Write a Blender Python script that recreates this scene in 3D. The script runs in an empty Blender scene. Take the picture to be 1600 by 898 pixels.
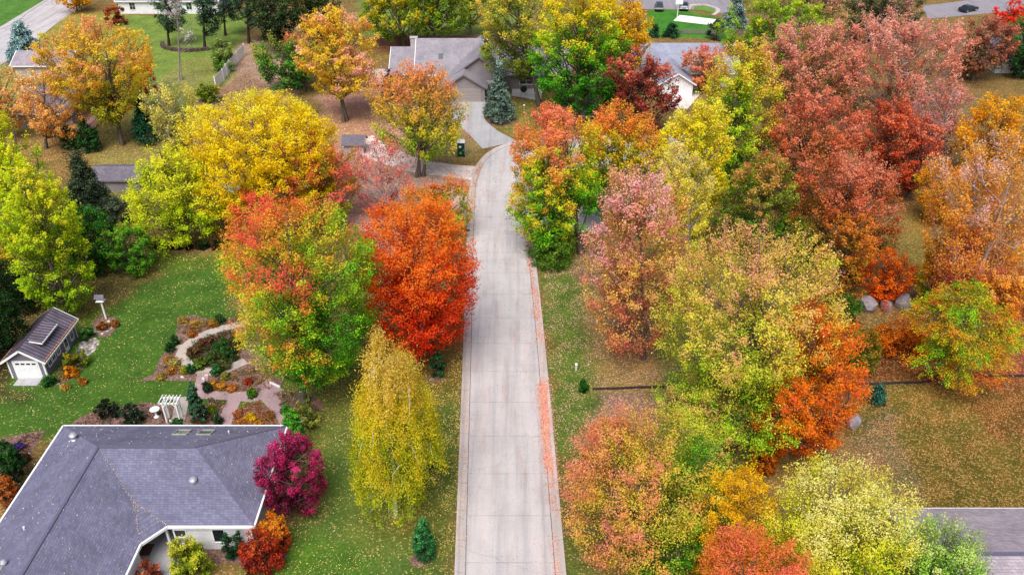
import bpy, math, numpy as np
from math import radians as R
SC = bpy.context.scene
COL = SC.collection
# ---------------------------------------------------------------- camera model (survey of the photo)
CH, CF, CP = 51.5, 1339.0, math.radians(32.4)
SP, CPs = math.sin(CP), math.cos(CP)
def g(u, v, z=0.0):
    """ground point (or point at height z) seen at photo position u,v"""
    dx = (u-800)/CF; dy = (449-v)/CF
    dz = -SP+dy*CPs; yy = CPs+dy*SP
    t = (z-CH)/dz
    return np.array([dx*t, yy*t, z])
def onY(u, v, Y):
    dx = (u-800)/CF; dy = (449-v)/CF
    t = Y/(CPs+dy*SP)
    return np.array([dx*t, Y, CH+(-SP+dy*CPs)*t])
def pr(P):
    P = np.atleast_2d(P); z = P[:, 2]-CH
    yc = P[:, 1]*SP+z*CPs; d = P[:, 1]*CPs-z*SP
    return np.stack([800+CF*P[:, 0]/d, 449-CF*yc/d, d], 1)
def lin(c):
    c = np.asarray(c, float)/255.0
    return np.where(c <= .04045, c/12.92, ((c+.055)/1.055)**2.4)
def hx(s): return [int(s[i:i+2], 16) for i in (0, 2, 4)]
# ---------------------------------------------------------------- materials
def nt(name):
    m = bpy.data.materials.new(name); m.use_nodes = True
    n = m.node_tree; n.nodes.clear()
    return m, n
def N(n, t, **kw):
    x = n.nodes.new(t)
    for k, v in kw.items(): setattr(x, k, v)
    return x
def L(n, a, b): n.links.new(a, b)
def ramp(n, fac, stops):
    r = N(n, 'ShaderNodeValToRGB'); e = r.color_ramp.elements
    while len(e) < len(stops): e.new(.5)
    for i, (p, c) in enumerate(stops): e[i].position = p; e[i].color = (*c[:3], 1)
    L(n, fac, r.inputs[0]); return r.outputs[0]
def mixc(n, f, a, b, mode='MIX'):
    x = N(n, 'ShaderNodeMix', data_type='RGBA', blend_type=mode)
    for s, v in ((x.inputs[0], f), (x.inputs[6], a), (x.inputs[7], b)):
        if hasattr(v, 'node'): L(n, v, s)
        elif isinstance(v, (int, float)): s.default_value = v
        else: s.default_value = (*v[:3], 1)
    return x.outputs[2]
def coords(n, scale=(1, 1, 1)):
    t = N(n, 'ShaderNodeTexCoord'); mp = N(n, 'ShaderNodeMapping')
    mp.inputs['Scale'].default_value = scale
    L(n, t.outputs['Object'], mp.inputs[0]); return mp.outputs[0]
def noise(n, vec, scale, detail=4, rough=.6):
    x = N(n, 'ShaderNodeTexNoise'); x.inputs['Scale'].default_value = scale
    x.inputs['Detail'].default_value = detail; x.inputs['Roughness'].default_value = rough
    L(n, vec, x.inputs['Vector']); return x.outputs[0]
def finish(n, col, rough=.8, bump=None, bs=.3, bd=.02, spec=.3, metal=0):
    b = N(n, 'ShaderNodeBsdfPrincipled'); o = N(n, 'ShaderNodeOutputMaterial')
    if hasattr(col, 'node'): L(n, col, b.inputs['Base Color'])
    else: b.inputs['Base Color'].default_value = (*col[:3], 1)
    b.inputs['Roughness'].default_value = rough
    b.inputs['Specular IOR Level'].default_value = spec
    b.inputs['Metallic'].default_value = metal
    if bump is not None:
        bp = N(n, 'ShaderNodeBump'); bp.inputs['Strength'].default_value = bs; bp.inputs['Distance'].default_value = bd
        L(n, bump, bp.inputs['Height']); L(n, bp.outputs[0], b.inputs['Normal'])
    L(n, b.outputs[0], o.inputs[0]); return b
_MC = {}
def plain(name, rgb, rough=.75, var=.18, scale=3, spec=.3, metal=0):
    if name in _MC: return _MC[name]
    m, n = nt(name); v = coords(n)
    a = noise(n, v, scale, 5); c = lin(rgb) if max(rgb) > 1.5 else np.array(rgb)
    f = ramp(n, a, [(.3, c*(1-var)), (.7, np.minimum(c*(1+var), 1))])
    finish(n, f, rough, noise(n, v, scale*8, 3), .25, .01, spec, metal)
    _MC[name] = m; return m
def leafmat(name, trans=.35):
    m, n = nt(name)
    at = N(n, 'ShaderNodeAttribute', attribute_name='Col')
    d = N(n, 'ShaderNodeBsdfPrincipled'); d.inputs['Roughness'].default_value = .55
    d.inputs['Specular IOR Level'].default_value = .25
    t = N(n, 'ShaderNodeBsdfTranslucent'); mx = N(n, 'ShaderNodeMixShader'); mx.inputs[0].default_value = trans
    L(n, at.outputs['Color'], d.inputs['Base Color']); L(n, at.outputs['Color'], t.inputs['Color'])
    L(n, d.outputs[0], mx.inputs[1]); L(n, t.outputs[0], mx.inputs[2])
    o = N(n, 'ShaderNodeOutputMaterial'); L(n, mx.outputs[0], o.inputs[0]); return m
LEAF = leafmat('autumn_leaf', .5); NEEDLE = leafmat('needle_leaf', .12); LITTER = leafmat('dry_leaf', .1)
def bark(name, rgb):
    m, n = nt(name); v = coords(n, (1, 1, .35)); a = noise(n, v, 7, 6, .7); c = lin(rgb)
    finish(n, ramp(n, a, [(.3, c*.55), (.7, c*1.25)]), .9, a, .6, .03, .15); return m
BARK = bark('grey_bark', (104, 92, 84)); BARKL = bark('pale_bark', (165, 150, 146)); BARKW = bark('birch_bark', (215, 212, 205)); BARKD = bark('dark_bark', (62, 52, 46))
def shingle(name, rgb, sc=1.0, var=.16):
    m, n = nt(name); t = N(n, 'ShaderNodeTexCoord'); sx = N(n, 'ShaderNodeSeparateXYZ'); L(n, t.outputs['Object'], sx.inputs[0])
    ad = N(n, 'ShaderNodeMath', operation='ADD'); L(n, sx.outputs[0], ad.inputs[0]); L(n, sx.outputs[1], ad.inputs[1])
    ml = N(n, 'ShaderNodeMath', operation='MULTIPLY'); L(n, sx.outputs[2], ml.inputs[0]); ml.inputs[1].default_value = 2.2
    cb = N(n, 'ShaderNodeCombineXYZ'); L(n, ad.outputs[0], cb.inputs[0]); L(n, ml.outputs[0], cb.inputs[1])
    b = N(n, 'ShaderNodeTexBrick'); L(n, cb.outputs[0], b.inputs['Vector'])
    c = lin(rgb); b.inputs['Color1'].default_value = (*(c*(1-var)), 1); b.inputs['Color2'].default_value = (*np.minimum(c*(1+var), 1), 1)
    b.inputs['Mortar'].default_value = (*(c*.6), 1); b.inputs['Scale'].default_value = 1.0*sc
    b.inputs['Brick Width'].default_value = .3; b.inputs['Row Height'].default_value = .17; b.inputs['Mortar Size'].default_value = .014
    b.inputs['Mortar Smooth'].default_value = .4
    ns = noise(n, t.outputs['Object'], .55, 6, .65)
    col = mixc(n, 1.0, b.outputs[0], ramp(n, ns, [(.28, (.72, .72, .74)), (.75, (1.12, 1.1, 1.12))]), 'MULTIPLY')
    fn = noise(n, t.outputs['Object'], 14, 3, .7)
    col = mixc(n, 1.0, col, ramp(n, fn, [(.3, (.8, .8, .82)), (.7, (1.15, 1.15, 1.15))]), 'MULTIPLY')
    finish(n, col, .85, b.outputs['Fac'], -.5, .02, .25); return m
def siding(name, rgb, vertical=False, step=.2):
    m, n = nt(name); t = N(n, 'ShaderNodeTexCoord'); w = N(n, 'ShaderNodeTexWave')
    w.wave_profile = 'SAW'; w.bands_direction = 'X' if vertical else 'Z'; w.inputs['Scale'].default_value = 1/(step*20)*6.283/2
    L(n, t.outputs['Object'], w.inputs[0]); c = lin(rgb)
    ns = noise(n, t.outputs['Object'], 1.2, 4)
    col = mixc(n, 1.0, ramp(n, w.outputs[1], [(0, c*.72), (.12, c), (1, c)]), ramp(n, ns, [(.3, (.86, .86, .86)), (.7, (1.04, 1.04, 1.04))]), 'MULTIPLY')
    finish(n, col, .6, w.outputs[1], .4, .02); return m
GLASS, n = nt('window_glass'); finish(n, (.012, .016, .022), .08, None, spec=.9)
GLASSL, n = nt('skylight_glass'); finish(n, (.10, .13, .13), .08, None, spec=.9)
WHITE = plain('white_trim', (.78, .78, .78), .5, .05)
WHITEP = plain('white_paint', (.74, .74, .75), .55, .07)
BLACK = plain('black_plastic', (.02, .02, .022), .4, .1)
DARKM = plain('dark_trim', (.05, .05, .055), .5, .1)
METAL = plain('galvanised_metal', (.55, .56, .58), .4, .1, metal=.6)
def concrete(name, rgb, slab=4.0, stain=.3, joint=.45, orig=(0, 0), width=None):
    m, n = nt(name); v = coords(n); c = lin(rgb)
    a = noise(n, v, .35, 6, .65); f = noise(n, v, 9, 4, .7)
    st = noise(n, coords(n, (1, .12, 1)), .9, 5, .7); tw = noise(n, coords(n, (1.1, .035, 1)), 1.0, 4, .6)
    col = ramp(n, a, [(.25, c*.86), (.6, c*1.02), (.85, np.minimum(c*1.1, 1))])
    col = mixc(n, 1.0, col, ramp(n, f, [(.25, (.86,)*3), (.7, (1.05,)*3)]), 'MULTIPLY')
    col = mixc(n, ramp(n, st, [(.5, (0,)*3), (.8, (stain,)*3)]), col, lin((150, 122, 112)))
    col = mixc(n, 1.0, col, ramp(n, tw, [(.3, (.74, .75, .78)), (.5, (.98, .98, .98)), (.7, (1.08, 1.05, 1.03))]), 'MULTIPLY')
    if slab:
        sx = N(n, 'ShaderNodeSeparateXYZ'); L(n, v, sx.inputs[0])
        def jt(out, off, per, wd):
            s = N(n, 'ShaderNodeMath', operation='ADD'); L(n, out, s.inputs[0]); s.inputs[1].default_value = 1000*per-off
            mo = N(n, 'ShaderNodeMath', operation='MODULO'); L(n, s.outputs[0], mo.inputs[0]); mo.inputs[1].default_value = per
            lt = N(n, 'ShaderNodeMath', operation='LESS_THAN'); L(n, mo.outputs[0], lt.inputs[0]); lt.inputs[1].default_value = wd
            return lt.outputs[0]
        j = jt(sx.outputs[1], orig[1], slab, .05)
        if width:
            j2 = jt(sx.outputs[0], orig[0], width, .05); mm = N(n, 'ShaderNodeMath', operation='MAXIMUM'); L(n, j, mm.inputs[0]); L(n, j2, mm.inputs[1]); j = mm.outputs[0]
        jf = N(n, 'ShaderNodeMath', operation='MULTIPLY'); L(n, j, jf.inputs[0]); jf.inputs[1].default_value = joint
        nj = N(n, 'ShaderNodeMath', operation='MULTIPLY'); L(n, jf.outputs[0], nj.inputs[0]); L(n, ramp(n, noise(n, v, .8, 3), [(.35, (.25,)*3), (.6, (1,)*3)]), nj.inputs[1])
        col = mixc(n, nj.outputs[0], col, (.08, .07, .065))
    vo = N(n, 'ShaderNodeTexVoronoi', feature='DISTANCE_TO_EDGE'); vo.inputs['Scale'].default_value = .09
    dn = N(n, 'ShaderNodeTexNoise'); dn.inputs['Scale'].default_value = .9; dn.inputs['Detail'].default_value = 6; L(n, v, dn.inputs['Vector'])
    vm = N(n, 'ShaderNodeVectorMath', operation='MULTIPLY_ADD'); L(n, dn.outputs[1], vm.inputs[0]); vm.inputs[1].default_value = (1.6, 1.6, 0); L(n, v, vm.inputs[2])
    L(n, vm.outputs[0], vo.inputs['Vector'])
    ck = ramp(n, vo.outputs[0], [(0, (.22,)*3), (.004, (0,)*3)])
    col = mixc(n, ck, col, (.12, .10, .10))
    finish(n, col, .85, f, .3, .01); return m
# ---------------------------------------------------------------- mesh builder
class MB:
    def __init__(s): s.v = []; s.f = []
    def poly(s, pts, flip=False):
        i = len(s.v); s.v += [tuple(map(float, p)) for p in pts]; f = list(range(i, i+len(pts)))
        s.f.append(f[::-1] if flip else f); return s
    def box(s, c, d, rz=0, taper=1.0):
        cx, cy, cz = c; a, b, h = d[0]/2, d[1]/2, d[2]/2; ca, sa = math.cos(rz), math.sin(rz); i = len(s.v)
        for k, zz in ((1, -h), (taper, h)):
            for x, y in ((-a, -b), (a, -b), (a, b), (-a, b)):
                x *= k; y *= k
                s.v.append((cx+x*ca-y*sa, cy+x*sa+y*ca, cz+zz))
        s.f += [[i+j for j in q] for q in ((3, 2, 1, 0), (4, 5, 6, 7), (0, 1, 5, 4), (1, 2, 6, 5), (2, 3, 7, 6), (3, 0, 4, 7))]; return s
    def b2(s, x0, x1, y0, y1, z0, z1): return s.box(((x0+x1)/2, (y0+y1)/2, (z0+z1)/2), (x1-x0, y1-y0, z1-z0))
    def tube(s, pts, rad, k=6, cap=True):
        pts = [np.array(p, float) for p in pts]; i = len(s.v); n = len(pts)
        rad = rad if hasattr(rad, '__len__') else [rad]*n
        for j, p in enumerate(pts):
            d = pts[min(j+1, n-1)]-pts[max(j-1, 0)]; d = d/(np.linalg.norm(d)+1e-9)
            a = np.cross(d, (0, 0, 1) if abs(d[2]) < .9 else (1, 0, 0)); a /= np.linalg.norm(a); b = np.cross(d, a)
            for q in range(k):
                t = 2*math.pi*q/k; s.v.append(tuple(p+(a*math.cos(t)+b*math.sin(t))*rad[j]))
        for j in range(n-1):
            for q in range(k):
                A = i+j*k+q; B = i+j*k+(q+1) % k; s.f.append([A, A+k, B+k, B])
        if cap: s.f.append([i+q for q in range(k)]); s.f.append([i+(n-1)*k+q for q in range(k)][::-1])
        return s
    def lathe(s, c, prof, k=16):
        i = len(s.v)
        for r, z in prof:
            for q in range(k): t = 2*math.pi*q/k; s.v.append((c[0]+r*math.cos(t), c[1]+r*math.sin(t), c[2]+z))
        for j in range(len(prof)-1):
            for q in range(k):
                A = i+j*k+q; B = i+j*k+(q+1) % k; s.f.append([A, B, B+k, A+k])
        s.f.append([i+q for q in range(k)][::-1]); s.f.append([i+(len(prof)-1)*k+q for q in range(k)]); return s
    def beam(s, a, b, w, h):
        a = np.array(a, float); b = np.array(b, float); d = b-a; d /= np.linalg.norm(d)
        x = np.cross(d, (0, 0, 1) if abs(d[2]) < .95 else (0, 1, 0)); x /= np.linalg.norm(x); y = np.cross(x, d); i = len(s.v)
        for p in (a, b):
            for q, r in ((-1, -1), (1, -1), (1, 1), (-1, 1)): s.v.append(tuple(p+x*q*w/2+y*r*h/2))
        s.f += [[i+j for j in q] for q in ((0, 1, 2, 3), (7, 6, 5, 4), (4, 5, 1, 0), (5, 6, 2, 1), (6, 7, 3, 2), (7, 4, 0, 3))]; return s
    def prism(s, pts, z0, z1):
        n = len(pts); i = len(s.v)
        for z in (z0, z1): s.v += [(float(p[0]), float(p[1]), z) for p in pts]
        s.f.append([i+j for j in range(n)][::-1]); s.f.append([i+n+j for j in range(n)])
        for j in range(n): k = (j+1) % n; s.f.append([i+j, i+k, i+n+k, i+n+j])
        return s
    def build(s, name, mat, parent=None, bevel=0, smooth=False):
        me = bpy.data.meshes.new(name); me.from_pydata(s.v, [], s.f); me.update()
        if smooth: me.polygons.foreach_set('use_smooth', [True]*len(me.polygons))
        o = bpy.data.objects.new(name, me); COL.objects.link(o); me.materials.append(mat)
        if parent is not None:
            o.parent = parent; o.matrix_parent_inverse = parent.matrix_basis.inverted()
        if bevel:
            b = o.modifiers.new('bevel', 'BEVEL'); b.width = bevel; b.segments = 2; b.limit_method = 'ANGLE'
        return o
def tag(o, label=None, cat=None, group=None, kind=None):
    if label: o['label'] = label
    if cat: o['category'] = cat
    if group: o['group'] = group
    if kind: o['kind'] = kind
    return o
def thing(name, loc, label, cat, group=None):
    o = bpy.data.objects.new(name, None); COL.objects.link(o); o.empty_display_size = .3
    o.location = tuple(map(float, loc)); return tag(o, label, cat, group)
def struct(mb, name, mat, **k): return tag(mb.build(name, mat, **k), kind='structure')
def copy_tree(o, loc=None, label=None, parent=None):
    c = o.copy(); COL.objects.link(c)
    if parent is not None: c.parent = parent
    if loc is not None: c.location = tuple(map(float, loc))
    if label: c['label'] = label
    for ch in list(o.children): copy_tree(ch, parent=c)
    return c
# ---------------------------------------------------------------- foliage
def quads_mesh(name, V, C, mat, parent=None):
    """V: (n,4,3) corners, C: (n,3) linear colours"""
    n = len(V); me = bpy.data.meshes.new(name)
    me.vertices.add(n*4); me.loops.add(n*4); me.polygons.add(n)
    me.vertices.foreach_set('co', V.reshape(-1).astype(np.float32))
    me.loops.foreach_set('vertex_index', np.arange(n*4, dtype=np.int32))
    me.polygons.foreach_set('loop_start', np.arange(0, n*4, 4, dtype=np.int32))
    me.polygons.foreach_set('loop_total', np.full(n, 4, dtype=np.int32))
    at = me.attributes.new('Col', 'FLOAT_COLOR', 'POINT')
    c4 = np.ones((n, 4, 4), np.float32); c4[:, :, :3] = C[:, None, :]
    at.data.foreach_set('color', c4.reshape(-1))
    me.update(calc_edges=True); me.materials.append(mat)
    o = bpy.data.objects.new(name, me); COL.objects.link(o)
    if parent is not None: o.parent = parent; o.matrix_parent_inverse = parent.matrix_basis.inverted()
    return o
def unit(a): return a/(np.linalg.norm(a, axis=-1, keepdims=True)+1e-9)
def leaf_quads(rng, P, Nrm, size, asp=.62, along=None):
    n = len(P); r = rng.normal(size=(n, 3)) if along is None else along+rng.normal(size=(n, 3))*.35
    a = unit(r-Nrm*np.sum(r*Nrm, 1, keepdims=True)); b = np.cross(Nrm, a)
    s = (size*rng.uniform(.65, 1.3, n))[:, None]
    fold = Nrm*s*.14
    return np.stack([P-a*s*.5, P+b*s*asp*.5+fold, P+a*s*.5, P-b*s*asp*.5+fold], 1)
PROF = dict(
    round=[(0, .3), (.12, .62), (.38, .95), (.62, 1), (.8, .86), (.92, .62), (1, .25)],
    broad=[(0, .45), (.1, .82), (.3, 1), (.6, 1), (.78, .88), (.91, .64), (1, .25)],
    ovate=[(0, .5), (.1, .86), (.28, 1), (.5, .86), (.75, .56), (.92, .26), (1, .05)],
    vase=[(0, .25), (.2, .55), (.45, .85), (.7, 1), (.86, .85), (.95, .55), (1, .2)],
    tall=[(0, .4), (.12, .8), (.35, 1), (.65, .95), (.83, .74), (.94, .46), (1, .12)],
    cone=[(0, .95), (.06, 1), (.3, .78), (.6, .45), (.85, .17), (1, .01)],
    weep=[(0, .95), (.08, 1), (.3, .95), (.5, .82), (.7, .66), (.88, .47), (1, .2)],
    spire=[(0, .7), (.12, 1), (.4, .92), (.7, .6), (.9, .27), (1, .03)],
    hedge=[(0, .8), (.2, 1), (.6, .97), (.85, .75), (1, .35)])
TUBES_ON = True
def tubes_mesh(name, segs, mat, parent, k=5):
    """segs: list of (pts(m,3), radii(m))"""
    V = []; Fc = []; base = 0; ang = np.arange(k)*2*math.pi/k
    for pts, rad in segs:
        pts = np.asarray(pts, float); m = len(pts)
        d = np.gradient(pts, axis=0); d = unit(d)
        ref = np.where(np.abs(d[:, 2:3]) < .9, np.array([[0, 0, 1.]]), np.array([[1., 0, 0]]))
        a = unit(np.cross(d, ref)); b = np.cross(d, a)
        ring = pts[:, None]+(a[:, None]*np.cos(ang)[None, :, None]+b[:, None]*np.sin(ang)[None, :, None])*np.asarray(rad)[:, None, None]
        V.append(ring.reshape(-1, 3))
        j = np.arange(m-1)[:, None]*k; q = np.arange(k)[None]; q2 = (q+1) % k
        Fc.append(np.stack([base+j+q, base+j+k+q, base+j+k+q2, base+j+q2], -1).reshape(-1, 4)); base += m*k
    V = np.concatenate(V); Fc = np.concatenate(Fc); n = len(Fc); me = bpy.data.meshes.new(name)
    me.vertices.add(len(V)); me.loops.add(n*4); me.polygons.add(n)
    me.vertices.foreach_set('co', V.reshape(-1).astype(np.float32)); me.loops.foreach_set('vertex_index', Fc.reshape(-1).astype(np.int32))
    me.polygons.foreach_set('loop_start', np.arange(0, n*4, 4, dtype=np.int32)); me.polygons.foreach_set('loop_total', np.full(n, 4, dtype=np.int32))
    me.polygons.foreach_set('use_smooth', np.ones(n, bool)); me.update(calc_edges=True); me.materials.append(mat)
    o = bpy.data.objects.new(name, me); COL.objects.link(o); o.parent = parent; o.matrix_parent_inverse = parent.matrix_basis.inverted(); return o
def ellips(X, Y, Rr, z0, z1):
    th = np.linspace(0, 2*math.pi, 24)[None]; ph = np.linspace(-1, 1, 15)[:, None]*math.pi/2
    x = X+Rr*np.cos(ph)*np.cos(th); y = Y+Rr*np.cos(ph)*np.sin(th); z = (z0+z1)/2+(z1-z0)/2*np.sin(ph)+0*th
    return pr(np.stack([x.ravel(), y.ravel(), z.ravel()], 1))
def solve(u0, u1, vt, base, h, cb, narrow=1.0):
    """ground position, height and radius of a tree from where the photo shows it"""
    um = (u0+u1)/2
    def fit(X, Y, h, Rr):
        for _ in range(6):
            e = ellips(X, Y, Rr*narrow, h*cb, h); d = pr([[X, Y, h*(cb+1)/2]])[0, 2]
            X = (um-800)/CF*d; Rr = (u1-u0)/2*d/CF
        return X, Rr, e[:, 1].min(), e[:, 1].max(), d
    if base is not None:
        b = g(*base); lo, hi = .5, 45
        X = b[0]; Rr = 4
        for _ in range(30):
            h = (lo+hi)/2; X, Rr, mn, mxv, d = fit(X, b[1], h, Rr)
            if mn < vt: hi = h
            else: lo = h
        return b[0], b[1], X, h, Rr, mxv, d
    lo, hi = 15, 330
    X, Rr = 0, 4
    for _ in range(34):
        Y = (lo+hi)/2; X, Rr, mn, mxv, d = fit(X, Y, h, Rr)
        if mn < vt: hi = Y
        else: lo = Y
    return X, Y, X, h, Rr, mxv, d
LITTER_SRC = []; LOG = []; SEED = [11]
def tree(kind, label, cat, u0, u1, vt, pal, base=None, h=None, cb=.22, shape='round', dens=1.0, mode='up', kz=.45, ko=.15, kn=.45, group=None,
         lobes=None, lobe=.27, mat=None, bk=None, twig=1.0, leaf=3.15, trunkr=None, sat=1.0, lit=True, stems=1, size=None, bare=0.0, pos=None, kx=0.0, gain=1.0):
    SEED[0] += 1; rng = np.random.default_rng(SEED[0]*7+3)
    if h is not None: h = h*.87
    if pos is None: bx, by, X, H, Rr, vb, dep = solve(u0, u1, vt, base, h, cb, .62 if shape in ('cone', 'weep', 'spire') else .85)
    else: (bx, by), H, Rr = pos; X = bx; dep = pr([[bx, by, H/2]])[0, 2]; vb = 0
    LOG.append((kind, label, round(bx, 1), round(by, 1), round(H, 1), round(Rr, 1), int(vb)))
    root = thing(kind, (bx, by, 0), label, cat, group)
    B = np.array([bx, by, 0.]); C = np.array([X, by, 0.]); zb, zt = H*cb, H
    pz, prr = np.array(PROF[shape]).T
    # --- lobes
    K = lobes or int(np.clip(10+Rr*4.5, 8, 46))
    ld = unit(rng.normal(size=(K, 3))); ld[:, 2] = rng.uniform(-1, 1, K); ld = unit(ld); lamp = rng.uniform(.4, 1, K); lcol = rng.normal(size=K); lbr = rng.normal(size=K)
    Rr = Rr*(1.15 if shape == 'cone' else 1.0 if shape in ('weep', 'spire', 'hedge') else 1.07); wpx = 2*Rr/dep*CF; hpx = (zt-zb)/dep*CF*.85
    lsz = size or max(.10, leaf*dep/CF)
    nleaf = int(np.clip(dens*2.4*wpx*max(hpx, wpx*.5)/(leaf*leaf)*4.4, 900, 90000))
    nper = (76 if wpx > 100 else 54) if mode != 'flat' else 40
    M = max(24, int(nleaf/nper)); d = unit(rng.normal(size=(M, 3)))
    if shape in ('cone', 'weep', 'spire', 'ovate'):
        t = rng.choice(200, M, p=(lambda w: w/w.sum())(np.interp(np.linspace(0, 1, 200), pz, prr)+.08))/200+rng.uniform(0, .005, M); d[:, 2] = t*2-1
        az = rng.uniform(0, 2*math.pi, M); rr = np.sqrt(1-np.clip(d[:, 2], -1, 1)**2); d[:, 0] = np.cos(az)*rr; d[:, 1] = np.sin(az)*rr
    t = (d[:, 2]+1)/2; az = np.arctan2(d[:, 1], d[:, 0])
    dots = d@ld.T; best = dots.argmax(1); bd = dots.max(1)
    ff = np.sqrt(np.clip(1-(1-bd)*K/3.4, 0, 1)); lobf = 1-lobe+lobe*1.25*ff*(.35+.65*lamp[best])
    s = np.where(rng.random(M) < .74, 1-np.abs(rng.normal(size=M))*.10, rng.uniform(.3, .9, M))
    if bare: pass
    pr_ = np.interp(t, pz, prr)
    s = np.where((ff < .25) & (rng.random(M) < .6), s*.7, s); rad = pr_*Rr*lobf*s*1.04
    zc = zb+(zt-zb)*.42
    z = zb+(zt-zb)*t; z = zc+(z-zc)*(.25+.75*s)*np.where(t > .5, lobf*.5+.5, 1)
    tip = np.stack([C[0]+rad*np.cos(az), C[1]+rad*np.sin(az), z], 1)
    out = unit(np.stack([np.cos(az), np.sin(az), (t-.45)*1.2], 1))
    rn = rng.normal(size=(M, 3))
    if mode == 'up': dr = unit(out*.8+np.array([0, 0, .7])+rn*.3); Ls = np.clip(Rr*.36, .35, 2.1); sp = .085
    elif mode == 'feather': dr = unit(out*.6+np.array([0, 0, 1.0])+rn*.18); Ls = np.clip(Rr*.42, .4, 2.4); sp = .09
    elif mode == 'down': dr = unit(out*.12+np.array([0, 0, -1.])+rn*.10); Ls = np.clip(Rr*.5, .5, 2.0); sp = .07
    elif mode == 'flat': dr = unit(out*[[1, 1, .15]]+np.array([0, 0, -.05])+rn*.12); Ls = np.clip(Rr*.5, .3, 1.5); sp = .085
    else: dr = unit(out+rn*.6); Ls = np.clip(Rr*.25, .15, .8); sp = .2
    Lv = Ls*rng.uniform(.6, 1.25, M)
    # --- leaves
    cnt = np.clip(rng.normal(nper, nper*.25, M), 8, None).astype(int)
    if bare: cnt = (cnt*np.where(rng.random(M) < bare, .12, 1)).astype(int)+1
    idx = np.repeat(np.arange(M), cnt); n = len(idx)
    q = rng.beta(1.15, 1.25, n)
    wid = sp*(.45+1.5*np.sqrt(q)*(1.15-q*.35))
    P = tip[idx]-dr[idx]*(Lv[idx]*q)[:, None]+rng.normal(size=(n, 3))*(Lv[idx]*wid+lsz*.25)[:, None]*np.array([1, 1, .8])
    P[:, 2] = np.maximum(P[:, 2], .12)
    up = np.array([0, 0, 1.])
    Nr = unit(rng.normal(size=(n, 3))*.8+out[idx]*.45+up*.75)
    Q = leaf_quads(rng, P, Nr, lsz, .42 if mode in ('flat', 'down') else .66, dr[idx] if mode in ('flat', 'down', 'feather') else None)
    # --- colours
    stops = np.array([lin(hx(c)) for c in pal.split()]); ns = len(stops)
    fo = np.clip((P[:, 2]-zb)/(zt-zb), 0, 1)
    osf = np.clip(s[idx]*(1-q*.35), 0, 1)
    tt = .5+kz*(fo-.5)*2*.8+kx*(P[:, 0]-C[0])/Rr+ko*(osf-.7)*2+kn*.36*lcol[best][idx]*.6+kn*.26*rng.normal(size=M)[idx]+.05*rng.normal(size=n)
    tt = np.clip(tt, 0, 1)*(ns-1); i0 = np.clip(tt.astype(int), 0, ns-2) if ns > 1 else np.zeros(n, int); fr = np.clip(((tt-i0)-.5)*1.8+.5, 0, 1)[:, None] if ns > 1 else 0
    Cc = stops[i0]*(1-fr)+stops[np.minimum(i0+1, ns-1)]*fr
    br = 1+.16*lbr[best][idx]*.6+.15*rng.normal(size=M)[idx]+.13*rng.normal(size=n)+.75*(.42-q)  # last term paints shading along each spray: bright tips, dark bases
    br *= np.interp(osf, [.2, .6, .95], [.98, 1.28, 1.58])  # crown shade put into leaf colour: inner leaves darker, outer ones brighter
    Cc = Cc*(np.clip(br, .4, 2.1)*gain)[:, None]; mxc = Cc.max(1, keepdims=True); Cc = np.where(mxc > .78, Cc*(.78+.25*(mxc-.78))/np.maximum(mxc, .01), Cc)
    if sat != 1:
        lum = Cc@np.array([.3, .6, .1]); Cc = lum[:, None]+(Cc-lum[:, None])*sat
    # each leaf slightly different in hue, a few pale or brown
    Cc *= 1+rng.normal(size=(n, 3))*np.array([.07, .07, .05])
    pale = rng.random(n) < .02; Cc[pale] = Cc[pale]*.6+np.array([.42, .36, .2])*.4
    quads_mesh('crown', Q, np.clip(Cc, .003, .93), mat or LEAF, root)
    # --- wood
    if bk is None: bk = BARK
    tr = trunkr or np.clip(H*.016+.03, .02, .38)
    segs = []; heads = []
    for st in range(stems):
        sway = rng.normal(size=2)*Rr*(.05 if stems == 1 else .28)
        hh = np.linspace(0, 1, 9); top = np.array([C[0]+sway[0], C[1]+sway[1], zb+(zt-zb)*(.9 if mode != 'feather' else .85)])
        b0 = B+np.array([rng.normal()*tr*1.2*(stems > 1), rng.normal()*tr*1.2*(stems > 1), 0])
        pts = b0[None]*(1-hh[:, None])+top[None]*hh[:, None]
        pts[:, :2] += (np.sin(hh*5+rng.uniform(0, 6))*tr*.5*hh)[:, None]
        rd = tr/(stems**.4)*np.concatenate([[1.5], (1-hh[1:])**.8*.92+.08]); segs.append((pts, rd)); heads.append((pts, rd))
    K2 = K if TUBES_ON else 0
    ends = []
    for k in range(K2):
        t = (ld[k, 2]+1)/2; a = math.atan2(ld[k, 1], ld[k, 0]); r_ = np.interp(t, pz, prr)*Rr*.8
        e = np.array([C[0]+r_*math.cos(a), C[1]+r_*math.sin(a), zb+(zt-zb)*(t*.93)])
        pts, rd = heads[k % stems]
        zs = max(zb*.85, e[2]-(r_*(.9 if mode in ('up', 'feather') else .1)+.1*H*rng.random())); fr = np.clip(zs/pts[-1, 2], .12, .96)
        o0 = np.array([np.interp(fr, np.linspace(0, 1, 9), pts[:, j]) for j in range(3)]); r0 = np.interp(fr, np.linspace(0, 1, 9), rd)*.55
        w = np.linspace(0, 1, 6)[:, None]; mid = (o0+e)/2+np.array([0, 0, -.08*r_ if mode in ('up', 'feather') else .12*r_])+rng.normal(size=3)*r_*.07
        cv = o0*(1-w)**2+2*mid*w*(1-w)+e*w**2
        r0 = r0*(.5 if mode == 'down' else 1)
        segs.append((cv, np.linspace(r0, max(.012, r0*.18), 6))); ends.append(cv)
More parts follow.
